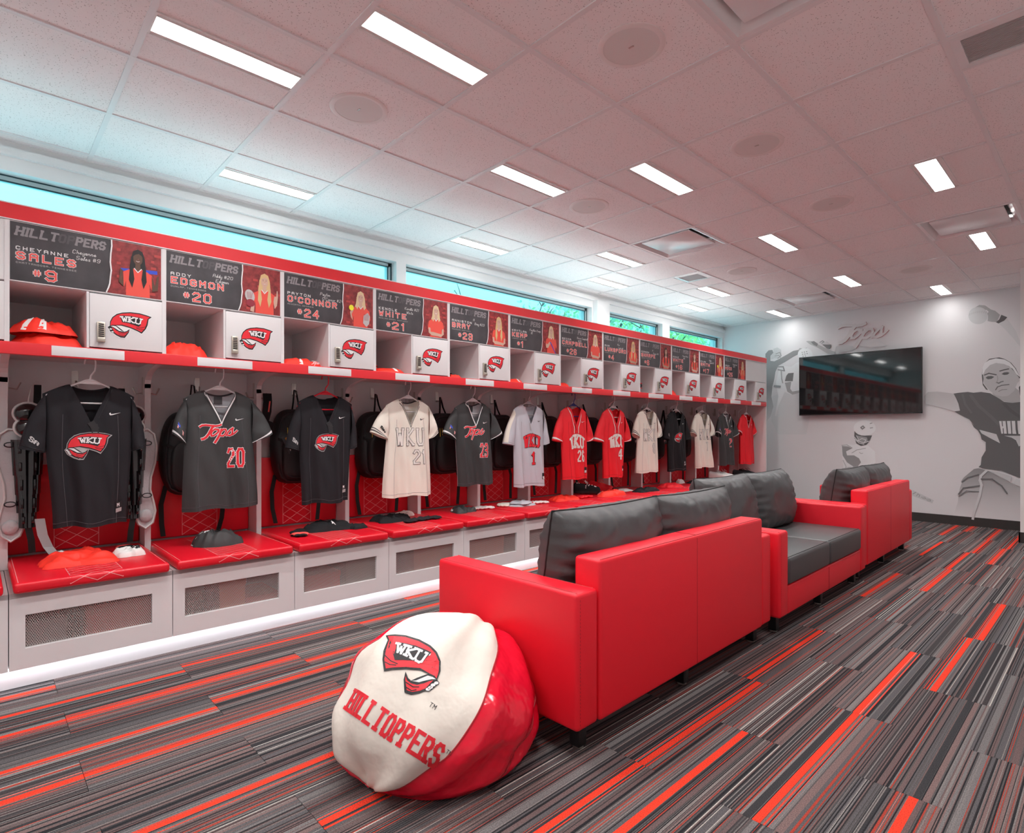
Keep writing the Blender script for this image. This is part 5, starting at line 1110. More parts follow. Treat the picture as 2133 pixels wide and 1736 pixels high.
        if k == 3:
            SV = slv[-1][0]; pr = Print(lambda a, b, ly: tuple(Vector(SV(.19 + a, 1 - b)) + Vector((.002, 0, 0)))); pr.text('SA', -.01, .30, .10, .024, P_BLACK, 1, width=.10, slant=.2); pr.build('sleeve_lettering', slv[-1][1])
    elif style in ('grey', 'red'):
        m1, m2 = (P_RED, P_BLACK) if style == 'grey' else (P_CREAM, P_CREAM)
        pr = Print(F, .012)
        if style == 'red':
            for s in (-1, 1): pr.line([(s * .095, zn - .008), (s * .045, vz + .02), (s * .030, vz - .02), (s * .030, vz - .075)], .0075, P_CREAM, 1)
        pr.line([(-.02, vz + .01), (-.005, vz - .045)], .012, RED_THREAD if style == 'red' else P_SILVER, 1); pr.line([(-.026, vz - .078), (.030, vz - .078)], .002, RED_THREAD if style == 'red' else P_SILVER, 1); pr.build('placket', t)
        pr = Print(F, .012)
        def arch(x, y): return (x, y + .030 * (1 - (x / .115) ** 2) * ((y - .93) / .09 if y > .93 else .6) + .006 * (1 - (x / .11) ** 2))
        hgt = .082 if style == 'red' else .070; wd = .190 if style == 'red' else .155
        if style == 'grey': pr.text('WKU', .002, .972, .0 + hgt, .0205, m2, 1, width=wd, center=True, gap=3.2, slab=.8, warp=arch)
        pr.text('WKU', 0, .972 if style == 'grey' else .955, hgt, .0150 if style == 'grey' else .0185, m1, 2, width=wd, center=True, gap=3.0, slab=.9, warp=arch); pr.build('team_lettering', t)
        pr = Print(F, .012); wn_ = {'26': .082, '4': .048, '1': .012}[num]
        if style == 'grey': pr.text(num, .012, .835, .088, .024, m2, 1, width=wn_, gap=3, slab=.9)
        pr.text(num, .010 if style == 'grey' else .018, .835, .095, .018 if style == 'grey' else .0145, m1, 2, width=wn_, gap=3.2, slab=.9 if num == '1' else 0); pr.build('number', t)
        pr = Print(F, .012); pr.poly([(.100, hz + .055), (.135, hz + .055), (.135, hz + .11), (.100, hz + .11)], P_BLACK, 1); pr.poly([(.104, hz + .058), (.131, hz + .058), (.131, hz + .080), (.104, hz + .080)], P_WHITE, 2); pr.build('size_patch', t)
    elif style == 'redv':
        neck(.006, .020, P_WHITE)
    pr = Print(F, .012); swoosh(pr, .098, 1.205 if style != 'tops' else 1.185, .052, P_CHAR if style in ('cream', 'grey') else P_WHITE, 2); pr.build('chest_mark', t)
    return t
RED_PL = mat('red_plastic', (.70, .01, .03), .35); BLUE_PL = mat('blue_plastic', (.02, .03, .22), .35); GREY_PL = mat('grey_plastic', (.45, .45, .46), .35)
LINER = mat('white_mesh_lining', (.62, .62, .66), .8)
jersey(0, .420, .146, .657, .2735, .573, .648, CHAR_CLOTH, 'towel', 'black jersey with red towel emblem, nearest and widest of the row', vz=1.152)
jersey(1, 1.020, .780, 1.318, .827, 1.231, .677, GREY_CLOTH, 'tops', 'dark grey script jersey with number 20 and white trim', '20', inner=LINER)
jersey(2, 1.655, 1.397, 1.875, 1.499, 1.812, .656, CHAR_CLOTH, 'towel', 'black towel emblem jersey on a red hanger', hang=RED_PL, vz=1.165)
jersey(3, 2.284, 1.978, 2.542, 2.070, 2.480, .650, CREAM_CLOTH, 'cream', 'cream jersey with outlined letters and number 21', '21')
jersey(4, 2.887, 2.594, 3.194, 2.737, 3.090, .690, GREY_CLOTH, 'tops', 'dark grey script jersey with number 23', '23', inner=LINER)
jersey(5, 3.510, 3.211, 3.758, 3.337, 3.700, .642, LGREY_CLOTH, 'grey', 'light grey jersey with red letters and number 1', '1', hang=GREY_PL)
jersey(6, 4.110, 3.820, 4.392, 3.958, 4.279, .665, RED_CLOTH, 'red', 'red jersey with white letters on a blue hanger', '26', hang=BLUE_PL)
jersey(7, 4.728, 4.413, 5.020, 4.572, 4.877, .652, RED_CLOTH, 'red', 'red jersey with white letters and number 4 on a white hanger', '4')
jersey(8, 5.333, 5.068, 5.608, 5.130, 5.531, .670, CREAM_CLOTH, 'cream', 'cream outlined letter jersey between a red and a black jersey', '8')
jersey(9, 5.926, 5.669, 6.229, 5.767, 6.137, .658, BLACK_CLOTH, 'towel', 'black towel emblem jersey between two cream jerseys', vz=1.165)
jersey(10, 6.526, 6.261, 6.827, 6.362, 6.757, .672, CREAM_CLOTH, 'cream', 'cream outlined letter jersey farthest from the camera', '7')
jersey(11, 7.134, 6.907, 7.498, 6.969, 7.322, .677, GREY_CLOTH, 'tops', 'dark grey script jersey beside the last red jersey', '2', inner=LINER)
jersey(12, 7.734, 7.479, 8.018, 7.567, 7.953, .667, RED_CLOTH, 'redv', 'plain red jersey with white V collar in the last locker')
# ================================================================== BACKPACKS
YEL = mat('yellow_zip', (.80, .60, .05), .5); CARD = mat('dark_hang_tag', (.06, .06, .062), .45); TAGO = mat('tag_orange', (.85, .30, .04), .5)
def backpack(k, label, dy=0, tagged=False, patch=False, w=.35, yellow=True, zt=1.265, zb=.765):
    yc = Y0 + PW * k + .298 + dy; xc = -3.835
    t = thing('backpack', label, 'backpack', (xc, yc, 0), 0, 'black backpacks behind the jerseys')
    g = random.Random(300 + k); ph = [g.uniform(0, 6.28) for _ in range(4)]; h = (zt - zb) / 2; zc = (zt + zb) / 2
    def B(u, v):
        a = 2 * math.pi * u; b = math.pi * (v - .5); ce, se = math.cos(b), math.sin(b)
        sp = lambda x, e: math.copysign(abs(x) ** e, x)
        wv = 1 - .16 * max(0, se) ** 2 - .04 * max(0, -se)
        x = .088 * sp(ce, .45) * sp(math.cos(a), .6) * (1 + .25 * max(0, -se)); y = w / 2 * wv * sp(ce, .38) * sp(math.sin(a), .5); z = zc + h * sp(se, .72)
        x += .007 * math.sin(14 * y * 3 + 9 * z + ph[0]); y += .004 * math.sin(20 * z + ph[1])
        return (min(max(x, -.066), .12), y, z)
    m = MB(); m.grid(B, 32, 22); body = ob('main_body', m, BLACK_NYLON, t, smooth=180)
    def Pk(u, v):
        a = 2 * math.pi * u; b = math.pi * (v - .5); sp = lambda x, e: math.copysign(abs(x) ** e, x)
        return (.088 + .042 * sp(math.cos(b), .5) * sp(math.cos(a), .6) + .004 * math.sin(30 * u + ph[2]), w * .40 * sp(math.cos(b), .4) * sp(math.sin(a), .5), zb + .175 + .145 * sp(math.sin(b), .6) + .012 * math.cos(a))
    m = MB(); m.grid(Pk, 28, 16); ob('front_pocket', m, BLACK_NYLON, t, smooth=180)
    m = MB(); m.tube([(.095, -w * .34, zc - .02), (.105, -w * .2, zc + .055), (.108, 0, zc + .07), (.105, w * .2, zc + .055), (.095, w * .34, zc - .02)], .004, 5); ob('zipper', m, BLACK_PL, t)
    if yellow:
        for q in (0, 1): m = MB(); m.tube([(.092, -w * .30 + q * .022, zc + .125), (.102, -w * .31 + q * .022, zc + .06), (.102, -w * .33 + q * .020, zc)], .0024, 5); ob('yellow_zip', m, YEL, t)
    def outline(sc_, x_, z0_, z1_, r_=.006, nm='panel_piping'):
        L_ = []
        for q in range(33):
            a = 2 * math.pi * q / 32; c_, s_ = math.cos(a), math.sin(a); e = (abs(c_) ** 5 + abs(s_) ** 5) ** -.2
            L_.append((x_ - .02 * abs(e * s_ * sc_ / (w / 2)) ** 2, e * s_ * sc_ * (1 - .10 * max(0, e * c_)), (z0_ + z1_) / 2 + e * c_ * (z1_ - z0_) / 2))
        k_ = MB(); k_.tube(L_, r_, 6); ob(nm, k_, mat('bag_piping', (.030, .030, .032), .45), t, smooth=60)
    outline(w * .44, .078, zb + .02, zt - .03); outline(w * .36, .118, zb + .045, zb + .30, .004)
    for s_ in (-1, 1):
        m = MB(); m.strap([(.02, s_ * (w * .49), zc + .06), (.07, s_ * (w * .44), zc + .05), (.10, s_ * (w * .34), zc + .03)], (0, .1, 1), .018, .004); ob('compression_strap', m, BLACK_WEB, t)
    # grab loop to the hook
    m = MB(); m.strap([(-.02, -.030, zt - .008), (-.035, -.016, zt + .050), (-.058, 0, 1.400), (-.072, .018, 1.395), (-.045, .022, zt + .05), (-.02, .034, zt - .008)], (1, .1, 0), .016, .004); ob('grab_loop', m, BLACK_WEB, t)
    for s in (-1, 1):
        zz = zb - .25 - .05 * g.random()
        m = MB(); m.strap([(-.03, s * w * .40, zb + .06), (-.02, s * (w * .44 + .012), zb - .05), (-.01, s * (w * .44 + .005) - .006, zb - .16), (0, s * w * .42 - .018 * g.random(), max(.50, zz))], (.25, 1, 0), .026, .003); ob('shoulder_strap', m, BLACK_WEB, t)
    m = MB(); m.tube([(-.055, s_ * w * .35, zc + .18 - .34 * q) for s_, q in ((-1, 0), (-1, 1))], .014, 6); ob('harness_edge', m, BLACK_NYLON, t, smooth=60)
    if tagged:
        c = Vector((.125, w * .28 * (1 if k > 3 else -1), zc + .02)); m = MB(); m.use(CARD)
        u = Vector((0, .42, -.9)).normalized() * .062; v = Vector((.1, .9, .42)).normalized() * .036; n_ = u.cross(v).normalized() * .001
        m.add([c - u - v, c + u - v, c + u + v, c - u + v, c - u - v + n_, c + u - v + n_, c + u + v + n_, c - u + v + n_], [(0, 1, 2, 3), (4, 7, 6, 5), (0, 4, 5, 1), (1, 5, 6, 2), (2, 6, 7, 3), (3, 7, 4, 0)])
        tg = ob('hang_tag', m, None, t); n2 = n_.normalized() * (.0016 if n_.x > 0 else -.0016)
        m = MB(); q = lambda a, b: c + u * a + v * b + n2
        m.use(TAGO); m.add([q(-.8, -.5), q(-.3, -.5), q(-.3, .5), q(-.8, .5)], [(0, 1, 2, 3)]); m.use(P_WHITE); m.add([q(.3, -.6), q(.7, -.6), q(.7, .5), q(.3, .5)], [(0, 1, 2, 3)]); ob('tag_print', m, None, tg)
    if patch: box('brand_patch', (.082, .090, -.035 + .08, .035 + .08, zc + .10, zc + .135), TAGO, t)
    return t
backpack(1, 'black backpack behind the dark grey jersey in the second locker', -.045, w=.36, yellow=False, zt=1.235, zb=.735)
backpack(2, 'black backpack with yellow zip and hang tag behind the jersey on a red hanger', -.02, True)
backpack(3, 'black backpack with yellow zips left of the first cream jersey', -.005, w=.37)
backpack(4, 'black backpack between the first cream jersey and the number 23 jersey', -.01, w=.36)
backpack(5, 'black backpack with hanging tag between number 23 and light grey jerseys', -.01, True, True)
backpack(6, 'black backpack with orange patch right of the light grey jersey', 0, True, True)
backpack(7, 'black backpack between the two red jerseys', .02, True)
backpack(8, 'black backpack right of the red number 4 jersey', .0, True)
backpack(9, 'black backpack right of the second cream jersey', -.02, True, w=.33)
backpack(10, 'black backpack between the far black jersey and the far cream jersey', -.02, w=.33)
backpack(11, 'small black backpack right of the farthest cream jersey', -.06, w=.32)

# hanging socks and straps on side hooks
def hanging_sock(y, z, label):
    t = thing('sock', label, 'sock', (-3.80, y, z), 0)
    m = MB(); m.strap([(0, 0, 0), (.02, -.004, -.05), (.03, -.012, -.12), (.03, -.026, -.175)], (.2, 1, 0), .052, .012); ob('leg', m, BLACK_CLOTH, t)
    m = MB(); m.strap([(.03, -.020, -.165), (.04, -.010, -.20), (.05, .020, -.215)], (.1, .3, 1), .05, .014); ob('foot', m, BLACK_CLOTH, t)
    m = MB(); m.strap([(.034, .005, -.05), (.040, -.006, -.12)], (.2, 1, 0), .008, .012); ob('red_lettering', m, P_CORAL, t)
hanging_sock(Y0 + PW * 2 + .062, 1.360, 'black sock with red lettering hanging between the second and third lockers')
t = thing('cap', 'black visor hanging behind the jersey on a red hanger', 'cap', (-3.80, Y0 + PW * 2 + .50, 1.26), 0)
m = MB(); m.ellip((0, 0, .03), (.06, .075, .06), 16, 8); ob('crown', m, BLACK_CLOTH, t, smooth=180); m = MB(); m.ellip((.06, -.03, -.005), (.06, .07, .008), 14, 6); ob('brim', m, BLACK_CLOTH, t, smooth=180)
m = MB(); m.tube([(0, .05, .06), (.0, .075, .10), (0, .08, .02), (0, .05, -.02)], .004, 5); ob('strap', m, BLACK_WEB, t)
t = thing('shoulder_bag', 'small black shoulder bag hanging beside the far black jersey', 'bag', (-3.80, Y0 + PW * 9 + .50, .96), 0)
m = MB(); m.rbox(-.04, .04, -.10, .06, 0, .17, .02, 3); ob('pouch', m, BLACK_NYLON, t, smooth=60)
m = MB(); m.strap([(0, -.09, .16), (0, -.03, .32), (0, .0, .41), (0, .02, .32), (0, .05, .16)], (1, 0, 0), .022, .003); ob('strap', m, BLACK_WEB, t)

# ================================================================== CATCHER'S LEG GUARDS (first locker)
PAD = mat('grey_foam_pad', (.46, .46, .47), .6, bump=(60, .6)); PADL = mat('pale_grey_edge', (.60, .59, .58), .6)
def leg_guard(y, s, label):
    """s: side the padded wing points to (-1 left, +1 right)"""
    t = thing('leg_guard', label, "catcher's guard", (-3.72, y, 0), 0, "catcher's leg guards")
    # shin shells, stacked and narrowing
    rows = [(.985, 1.075, .062, .050), (.900, .990, .058, .054), (.805, .905, .050, .052), (.715, .812, .044, .046), (.640, .722, .034, .038)]
    for z0, z1, w_, d in rows:
        m = MB(); m.grid(lambda u, v: (d * math.cos((u - .5) * 2.6) * (1.06 - .06 * v) + .004 * math.cos(u * 30), w_ * math.sin((u - .5) * 2.6) * (1 + .08 * v), z0 + (z1 - z0) * v), 16, 4)
        m.grid(lambda u, v: ((d - .012) * math.cos((u - .5) * 2.6), (w_ - .004) * math.sin((u - .5) * 2.6), z0 + (z1 - z0) * v), 16, 2, True)
        sh = ob('shin_shell', m, BLACK_GLOSS, t, smooth=50)
        for q in (-.35, .35): k_ = MB(); k_.rbox(d * math.cos(q * 1.4) - .008, d * math.cos(q * 1.4) + .006, q * w_ * 1.5 - .006, q * w_ * 1.5 + .006, z0 + .022, z1 - .026, .003, 2); ob('rib', k_, BLACK_GLOSS, sh, smooth=30)
    # knee cups with pale rims
    for zc, r in ((1.205, .052), (1.135, .048)):
        m = MB(); m.ellip((.035, 0, zc), (.034, r, r * .92), 18, 10); c_ = ob('knee_cup', m, BLACK_GLOSS, t, smooth=180)
        m = MB(); m.tube([(.025, (r + .003) * math.cos(a), zc + (r * .92 + .003) * math.sin(a)) for a in [i * math.pi / 10 for i in range(21)]], .007, 6); ob('rim', m, PADL, c_, smooth=60)
    # padded wing: shaped plate with raised edge
    prof = [(.0, 1.12), (.055, 1.125), (.085, 1.10), (.098, 1.03), (.090, .94), (.070, .86), (.066, .79), (.080, .73), (.092, .67), (.080, .605), (.045, .575), (.012, .60), (-.01, .66), (-.01, .95)]
    m = MB(); m.extrude([(s * (a + .018), b) for a, b in prof], lambda u, v, d: (-.03 + d + .0, u, v), .028); wg = ob('padded_wing', m, PAD, t, smooth=40)
    m = MB(); L = [(-.001, s * (a + .018), b) for a, b in prof]; m.tube(L + [L[0]], .007, 6); ob('wing_edge', m, PADL, wg, smooth=60)
    m = MB(); m.ellip((.0, s * .064, .645), (.016, .034, .036), 16, 8); ob('ankle_disc', m, PAD, wg, smooth=180)
    m = MB(); m.strap([(.02, -s * .02, 1.10), (.0, -s * .035, 1.20), (-.03, -s * .04, 1.30), (-.05, -s * .042, 1.352)], (.1, 1, 0), .030, .003); ob('top_strap', m, BLACK_WEB, t)
    m = MB(); m.tube([(-.05, -s * .03, 1.362), (-.02, -s * .015, 1.33), (.0, -s * .005, 1.28), (.01, 0, 1.24)], .003, 5); ob('cord', m, PADL, t)
    for z in (1.05, .76):
        m = MB(); m.tube([(.02, s * (.066 + .022 * math.cos(a)), z + .012 * math.sin(a)) for a in [i * math.pi / 6 for i in range(13)]], .003, 5); ob('buckle', m, BLACK_PL, t)
    m = MB(); m.strap([(.03, -s * .0, .65), (.035, -s * .012, .58), (.03, -s * .016, .515)], (0, 1, 0), .028, .003); ob('ankle_strap', m, BLACK_WEB, t)
    if s < 0:
        m = MB(); m.strap([(.03, .045, .68), (.05, .055, .60), (.07, .075, .54), (.10, .10, .500)], (.2, 1, 0), .040, .004); ob('heel_strap', m, mat('light_grey_strap', (.42, .43, .44), .5), t)
leg_guard(.190, -1, "black and grey catcher's leg guard at the left edge, hanging left of the first jersey")
leg_guard(.630, 1, "black and grey catcher's leg guard hanging right of the first jersey")

# ================================================================== CLOTHES
def lump(m, cx, cy, z0, lx, ly, h, rot, g, folds=1.0, nu=56, nr=20):
    """a folded or crumpled garment: low mound with sharp creases and a ragged outline"""
    ph = [g.uniform(0, 6.28) for _ in range(8)]; of = Vector((g.uniform(0, 50), g.uniform(0, 50), 0)); ca, sa = math.cos(rot), math.sin(rot)
    def P(u, v):
        a = 2 * math.pi * u; r = v
        k = 1 + .07 * math.sin(2 * a + ph[0]) + .08 * math.sin(3 * a + ph[1]) + .05 * math.sin(5 * a + ph[2]) + .03 * math.sin(11 * a + ph[7])
        c_, s_ = math.cos(a), math.sin(a); e = (abs(c_) ** 4 + abs(s_) ** 4) ** -.25
        x = lx / 2 * e * c_ * r * k; y = ly / 2 * e * s_ * r * k
        q = Vector((x * 11, y * 8, 0)) + of; q2 = q + Vector((mnoise.noise(q), mnoise.noise(q + Vector((9, 0, 0))), 0)) * .7
        rg = max(0, 1 - abs(mnoise.noise(q2)) * 2.4); rg2 = max(0, 1 - abs(mnoise.noise(q2 * 2.1)) * 2.6)
        top = h * (.40 + .26 * (mnoise.noise(q * .6) + .3) + .42 * folds * rg ** 1.5 + .20 * folds * rg2 ** 1.5) * (1 - r ** 4.5) ** .75
        return (cx + x * ca - y * sa, cy + x * sa + y * ca, z0 + max(.0005, top) * (1 if r < .999 else .02))
    m.grid(P, nu, nr); return P
CL = []
def garment(name, label, cat, material, x, y, z0, lx, ly, h, rot=0, seed=1, folds=1.0, layers=1, marks=(), group=None):
    g = random.Random(seed); t = thing(name, label, cat, (x, y, z0), 0, group)
    P = None
    for q in range(layers):
        m = MB(); P = lump(m, 0, 0, q * h * .5, lx * (1 - .10 * q), ly * (1 - .08 * q), h if layers == 1 else h * .7, rot + q * .12, g, folds)
        ob('fold' if layers > 1 else 'cloth', m, material, t, smooth=180)
    for mk, u0, u1, v0, v1, nm in marks:      # a printed band or mark that lies on the cloth
        m = MB(); m.grid(lambda u, v: tuple(Vector(P(u0 + (u1 - u0) * u, v0 + (v1 - v0) * v)) + Vector((0, 0, .0022))), 8, 4); ob(nm, m, mk, t, smooth=180)
    return t
def sock_shape(name, label, material, x, y, z0, L, w, rot, seed, cat='socks', h=.022, cuff=None):
    g = random.Random(seed); t = thing(name, label, cat, (x, y, z0), rot)
    for q in range(2):
        m = MB()
        def P(u, v):
            a = 2 * math.pi * u; s = v * 2 - 1; e = max(0, 1 - abs(s) ** 6) ** .4
            return ((w / 2 + .010 * math.sin(9 * s + q)) * math.cos(a) * e + .045 * s * s * (1 if s > 0 else .2) + q * w * .55, L / 2 * s, max(.001, h * .5 + h * .5 * math.sin(a) * e + .004 * math.sin(17 * s)))
        m.grid(P, 16, 16); o = ob('sock', m, material, t, smooth=180)
        if cuff:
            m = MB(); m.grid(lambda u, v: tuple(Vector(P(u, .10 + .12 * v)) * 1.0 + Vector((0, 0, .0014))), 16, 3); ob('stripe', m, cuff, o, smooth=180)
    return t
ZS = .475
def LY(k): return Y0 + PW * k
garment('folded_shirt', 'red shirt with white trim lying on the first bench', 'shirt', ORANGE_CLOTH, -3.50, LY(0) + .265, ZS, .23, .30, .065, 0, 1, .8, marks=((P_WHITE, .60, .64, .45, .98, 'white_band'), (P_WHITE, .52, .55, .5, .9, 'white_trim')))
garment('batting_gloves', 'white and grey batting gloves beside the red shirt on the first bench', 'gloves', WHITE_CLOTH, -3.52, LY(0) + .475, ZS, .13, .12, .045, .4, 2, 1, marks=((P_BLACK, .1, .2, .2, .7, 'dark_palm'),))
sock_shape('socks', 'black socks behind the white gloves on the first bench', BLACK_CLOTH, -3.66, LY(0) + .515, ZS, .14, .045, R(-70), 3, cuff=P_CORAL)
garment('folded_shorts', 'dark grey shorts with striped drawstring on the second bench', 'shorts', GREY_CLOTH, -3.53, LY(1) + .295, ZS, .19, .250, .058, .1, 4, 1.6, 1, marks=((P_WHITE, .68, .72, .3, 1.0, 'drawstring'),))
garment('jacket', 'black track jacket with white chest mark on the third bench', 'jacket', BLACK_CLOTH, -3.56, LY(2) + .365, ZS, .20, .30, .055, -.1, 6, 1, marks=((P_WHITE, .02, .06, .25, .6, 'chest_mark'),))
garment('sleeve', 'black sleeve end sticking out from the track jacket', 'sleeve', BLACK_CLOTH, -3.46, LY(2) + .530, ZS, .07, .13, .035, .1, 7, .8)
sock_shape('socks', 'black socks with red stripes at the left of the third bench', BLACK_CLOTH, -3.50, LY(2) + .125, ZS, .22, .055, R(72), 8, cuff=P_CORAL)
garment('folded_shirt', 'black shirt lying on the fourth bench under the first cream jersey', 'shirt', BLACK_CLOTH, -3.60, LY(3) + .26, ZS, .20, .29, .048, .1, 9, 1, marks=((P_WHITE, .52, .56, .75, .99, 'paper_tag'),))
garment('towel', 'pale pink cloth behind the black shirt on the fourth bench', 'towel', PINK_CLOTH, -3.72, LY(3) + .43, ZS, .11, .19, .045, .1, 10, .7)
sock_shape('arm_sleeve', 'long dark arm sleeve in front of the pink cloth on the fourth bench', CHAR_CLOTH, -3.46, LY(3) + .40, ZS, .32, .05, R(8), 11, 'sleeve')
garment('folded_shorts', 'dark grey folded shorts on the fifth bench', 'shorts', GREY_CLOTH, -3.60, LY(4) + .295, ZS, .17, .20, .048, 0, 12, 1.3, 1, marks=((P_WHITE, .6, .72, .86, .97, 'white_edge'),))
sock_shape('socks', 'white socks beside the folded shorts on the fifth bench', WHITE_CLOTH, -3.62, LY(4) + .50, ZS, .20, .05, R(-10), 13)
sock_shape('socks', 'cream socks at the left of the sixth bench', CREAM_CLOTH, -3.64, LY(5) + .14, ZS, .18, .06, R(40), 14)
garment('folded_pants', 'pale grey folded pants on the sixth bench', 'pants', LGREY_CLOTH, -3.56, LY(5) + .30, ZS, .17, .22, .040, .2, 15, .8, 2)
sock_shape('socks', 'white and red socks at the right of the sixth bench', WHITE_CLOTH, -3.56, LY(5) + .48, ZS, .20, .05, R(-15), 16, cuff=P_RED)
garment('folded_shirt', 'bright red shirt spread on the seventh bench', 'shirt', ORANGE_CLOTH, -3.58, LY(6) + .27, ZS, .20, .32, .040, 0, 17, .9)
sock_shape('socks', 'red socks at the right of the seventh bench', RED_CLOTH, -3.56, LY(6) + .50, ZS, .18, .05, R(10), 18)
garment('folded_shirt', 'red shirt with white piping on the eighth bench', 'shirt', ORANGE_CLOTH, -3.50, LY(7) + .26, ZS, .19, .34, .060, 0, 19, .9, marks=((P_WHITE, .68, .74, .6, .95, 'white_piping'),))
garment('folded_pants', 'black folded pants on the ninth bench', 'pants', BLACK_CLOTH, -3.48, LY(8) + .24, ZS, .16, .34, .045, 0, 20, .9)
garment('towel', 'small white cloth left of the black pants on the ninth bench', 'towel', WHITE_CLOTH, -3.66, LY(8) + .12, ZS, .12, .18, .028, 0, 21, .6)
garment('folded_shirt', 'red shirt on the tenth bench partly behind a cushion', 'shirt', RED_CLOTH, -3.56, LY(9) + .28, ZS, .18, .30, .045, 0, 22, .9)
garment('folded_shirt', 'black shirt on the eleventh bench just above the grey cushion', 'shirt', BLACK_CLOTH, -3.60, LY(10) + .30, ZS, .16, .26, .040, 0, 23, .9)
garment('towel', 'small white cloth beside the black shirt on the eleventh bench', 'towel', WHITE_CLOTH, -3.72, LY(10) + .14, ZS, .09, .10, .050, 0, 24, .9)
def shoe(name, label, x, y, z, rz, body_m, sole_m, lace_m, dots=None, sc=1.0):
    t = thing(name, label, 'shoe', (x, y, z), rz)
    t.scale = (sc, sc, sc)
    def U(u, v):      # toe at +x
        a = math.pi * u; s = v; L = .27
        wd = .048 * (.75 + .25 * math.sin(math.pi * (s * .9 + .15))) * (1 if .03 < s < .97 else .55); hh = (.085 - .045 * s ** 1.3) * (1 if s > .02 else .8) * (1 if s < .98 else .6)
        return (-L / 2 + L * s, wd * math.cos(a), .022 + hh * max(0, math.sin(a)) ** .6)
    m = MB(); m.grid(U, 18, 20); up = ob('upper', m, body_m, t, smooth=180)
    m = MB(); m.extrude([(-.137 + .274 * i / 12, .046 * (.75 + .25 * math.sin(math.pi * (i / 12 * .9 + .15))) * (1 if 0 < i < 12 else .5)) for i in range(13)] + [(.137 - .274 * i / 12, -.046 * (.75 + .25 * math.sin(math.pi * ((12 - i) / 12 * .9 + .15))) * (1 if 0 < i < 12 else .5)) for i in range(13)], lambda a, b, d: (a, b, d), .024); ob('sole', m, sole_m, t, smooth=40)
    for q in range(4): m = MB(); xx = .0 + q * .022; m.tube([(xx, -.028, .085 - q * .010), (xx + .004, 0, .098 - q * .011), (xx, .028, .085 - q * .010)], .0035, 5); ob('lace', m, lace_m, up)
    m = MB(); m.tube([(-.01, -.01, .10), (-.02, -.03, .125), (.01, -.04, .10)], .003, 5); m.tube([(-.01, .01, .10), (-.02, .03, .125), (.01, .04, .10)], .003, 5); ob('lace_bow', m, lace_m, up)
    for q in range(6): m = MB(); m.tube([(-.10 + q * .04, .03 * (-1) ** q, .002), (-.10 + q * .04, .03 * (-1) ** q, -.010)], [.006, .003], 5); ob('cleat', m, sole_m, t)
    if dots:
        m = MB(); g = random.Random(3); m.use(dots)
        for q in range(16):
            c_ = Vector(U(g.uniform(.1, .9), g.uniform(.08, .9))); m.ellip(tuple(c_), (.007, .007, .007), 6, 4)
        o = ob('dot_pattern', m, None, up); o['kind'] = 'stuff'
    return t
ZF = ZS + .012
shoe('cleat_shoe', 'black shoe with white dots behind the red shirt on the eighth bench', -3.72, LY(7) + .17, ZF, R(35), BLACK_CLOTH, BLACK_PL, P_WHITE, P_WHITE)
shoe('cleat_shoe', 'red shoe behind the red shirt on the eighth bench', -3.72, LY(7) + .40, ZF, R(10), RED_CLOTH, RED_CLOTH, P_CORAL)
shoe('cleat_shoe', 'white shoe on the twelfth bench, left one of the pair', -3.56, LY(11) + .22, ZF, R(8), WHITE_CLOTH, WHITE_PL, P_WHITE)
shoe('cleat_shoe', 'white shoe on the twelfth bench, right one of the pair', -3.56, LY(11) + .36, ZF, R(-4), WHITE_CLOTH, WHITE_PL, P_WHITE)
shoe('cleat_shoe', 'black shoe on the last bench, left one of the pair', -3.50, LY(12) + .16, ZF, R(10), BLACK_CLOTH, WHITE_PL, BLACK_WEB)
shoe('cleat_shoe', 'black shoe on the last bench, right one of the pair', -3.50, LY(12) + .31, ZF, R(-5), BLACK_CLOTH, WHITE_PL, BLACK_WEB)

# ---- in the open cubbies
ZQ = 1.518
garment('clothes_pile', 'large pile of bright red shirts in the first cubby', 'clothes', ORANGE_CLOTH, -3.55, LY(0) + .148, ZQ, .26, .255, .115, 0, 31, .7, 2, marks=((P_WHITE, .93, .97, .40, .96, 'white_band'), (P_WHITE, .84, .87, .6, .99, 'white_band')))
garment('towel', 'white cloth tucked behind the red pile in the first cubby', 'towel', WHITE_CLOTH, -3.74, LY(0) + .12, ZQ, .10, .16, .12, 0, 32, .8)
garment('clothes_pile', 'crumpled bright red shirt in the second cubby', 'clothes', ORANGE_CLOTH, -3.53, LY(1) + .130, ZQ, .20, .21, .080, 0, 33, 1)
_g = garment('clothes_pile', 'red jacket with a script word rolled up in the third cubby', 'clothes', ORANGE_CLOTH, -3.50, LY(2) + .150, ZQ, .16, .26, .060, 0, 34, .6, marks=((P_WHITE, .96, .99, .3, .98, 'white_band'),))
pr = Print(lambda a, b, ly: (.086 + .0003 * ly, a, b)); tops_script(pr, .065, .019, .09, [(P_WHITE, 0, 1)]); pr.build('script_word', _g)
for q in range(4): garment('folded_shirt', ['lowest', 'second lowest', 'second highest', 'topmost'][q] + ' red shirt in the folded stack of the fourth cubby', 'shirt', RED_CLOTH, -3.66, LY(3) + .085, ZQ + q * .019, .18, .14, .022, .03 * q, 35 + q, .4, group='folded red shirts in the fourth cubby')
garment('clothes_pile', 'bright red shirt lying in front of the folded stack in the fourth cubby', 'clothes', ORANGE_CLOTH, -3.48, LY(3) + .155, ZQ, .13, .24, .034, 0, 39, .8, marks=((P_WHITE, .02, .06, .2, .95, 'white_band'),))
garment('clothes_pile', 'small orange red shirt in the fifth cubby', 'clothes', ORANGE_CLOTH, -3.50, LY(4) + .10, ZQ, .14, .16, .030, 0, 40, .8)
t = thing('cap', 'dark cap at the left of the fifth cubby', 'cap', (-3.52, LY(4) + .045, ZQ + .03), 0)
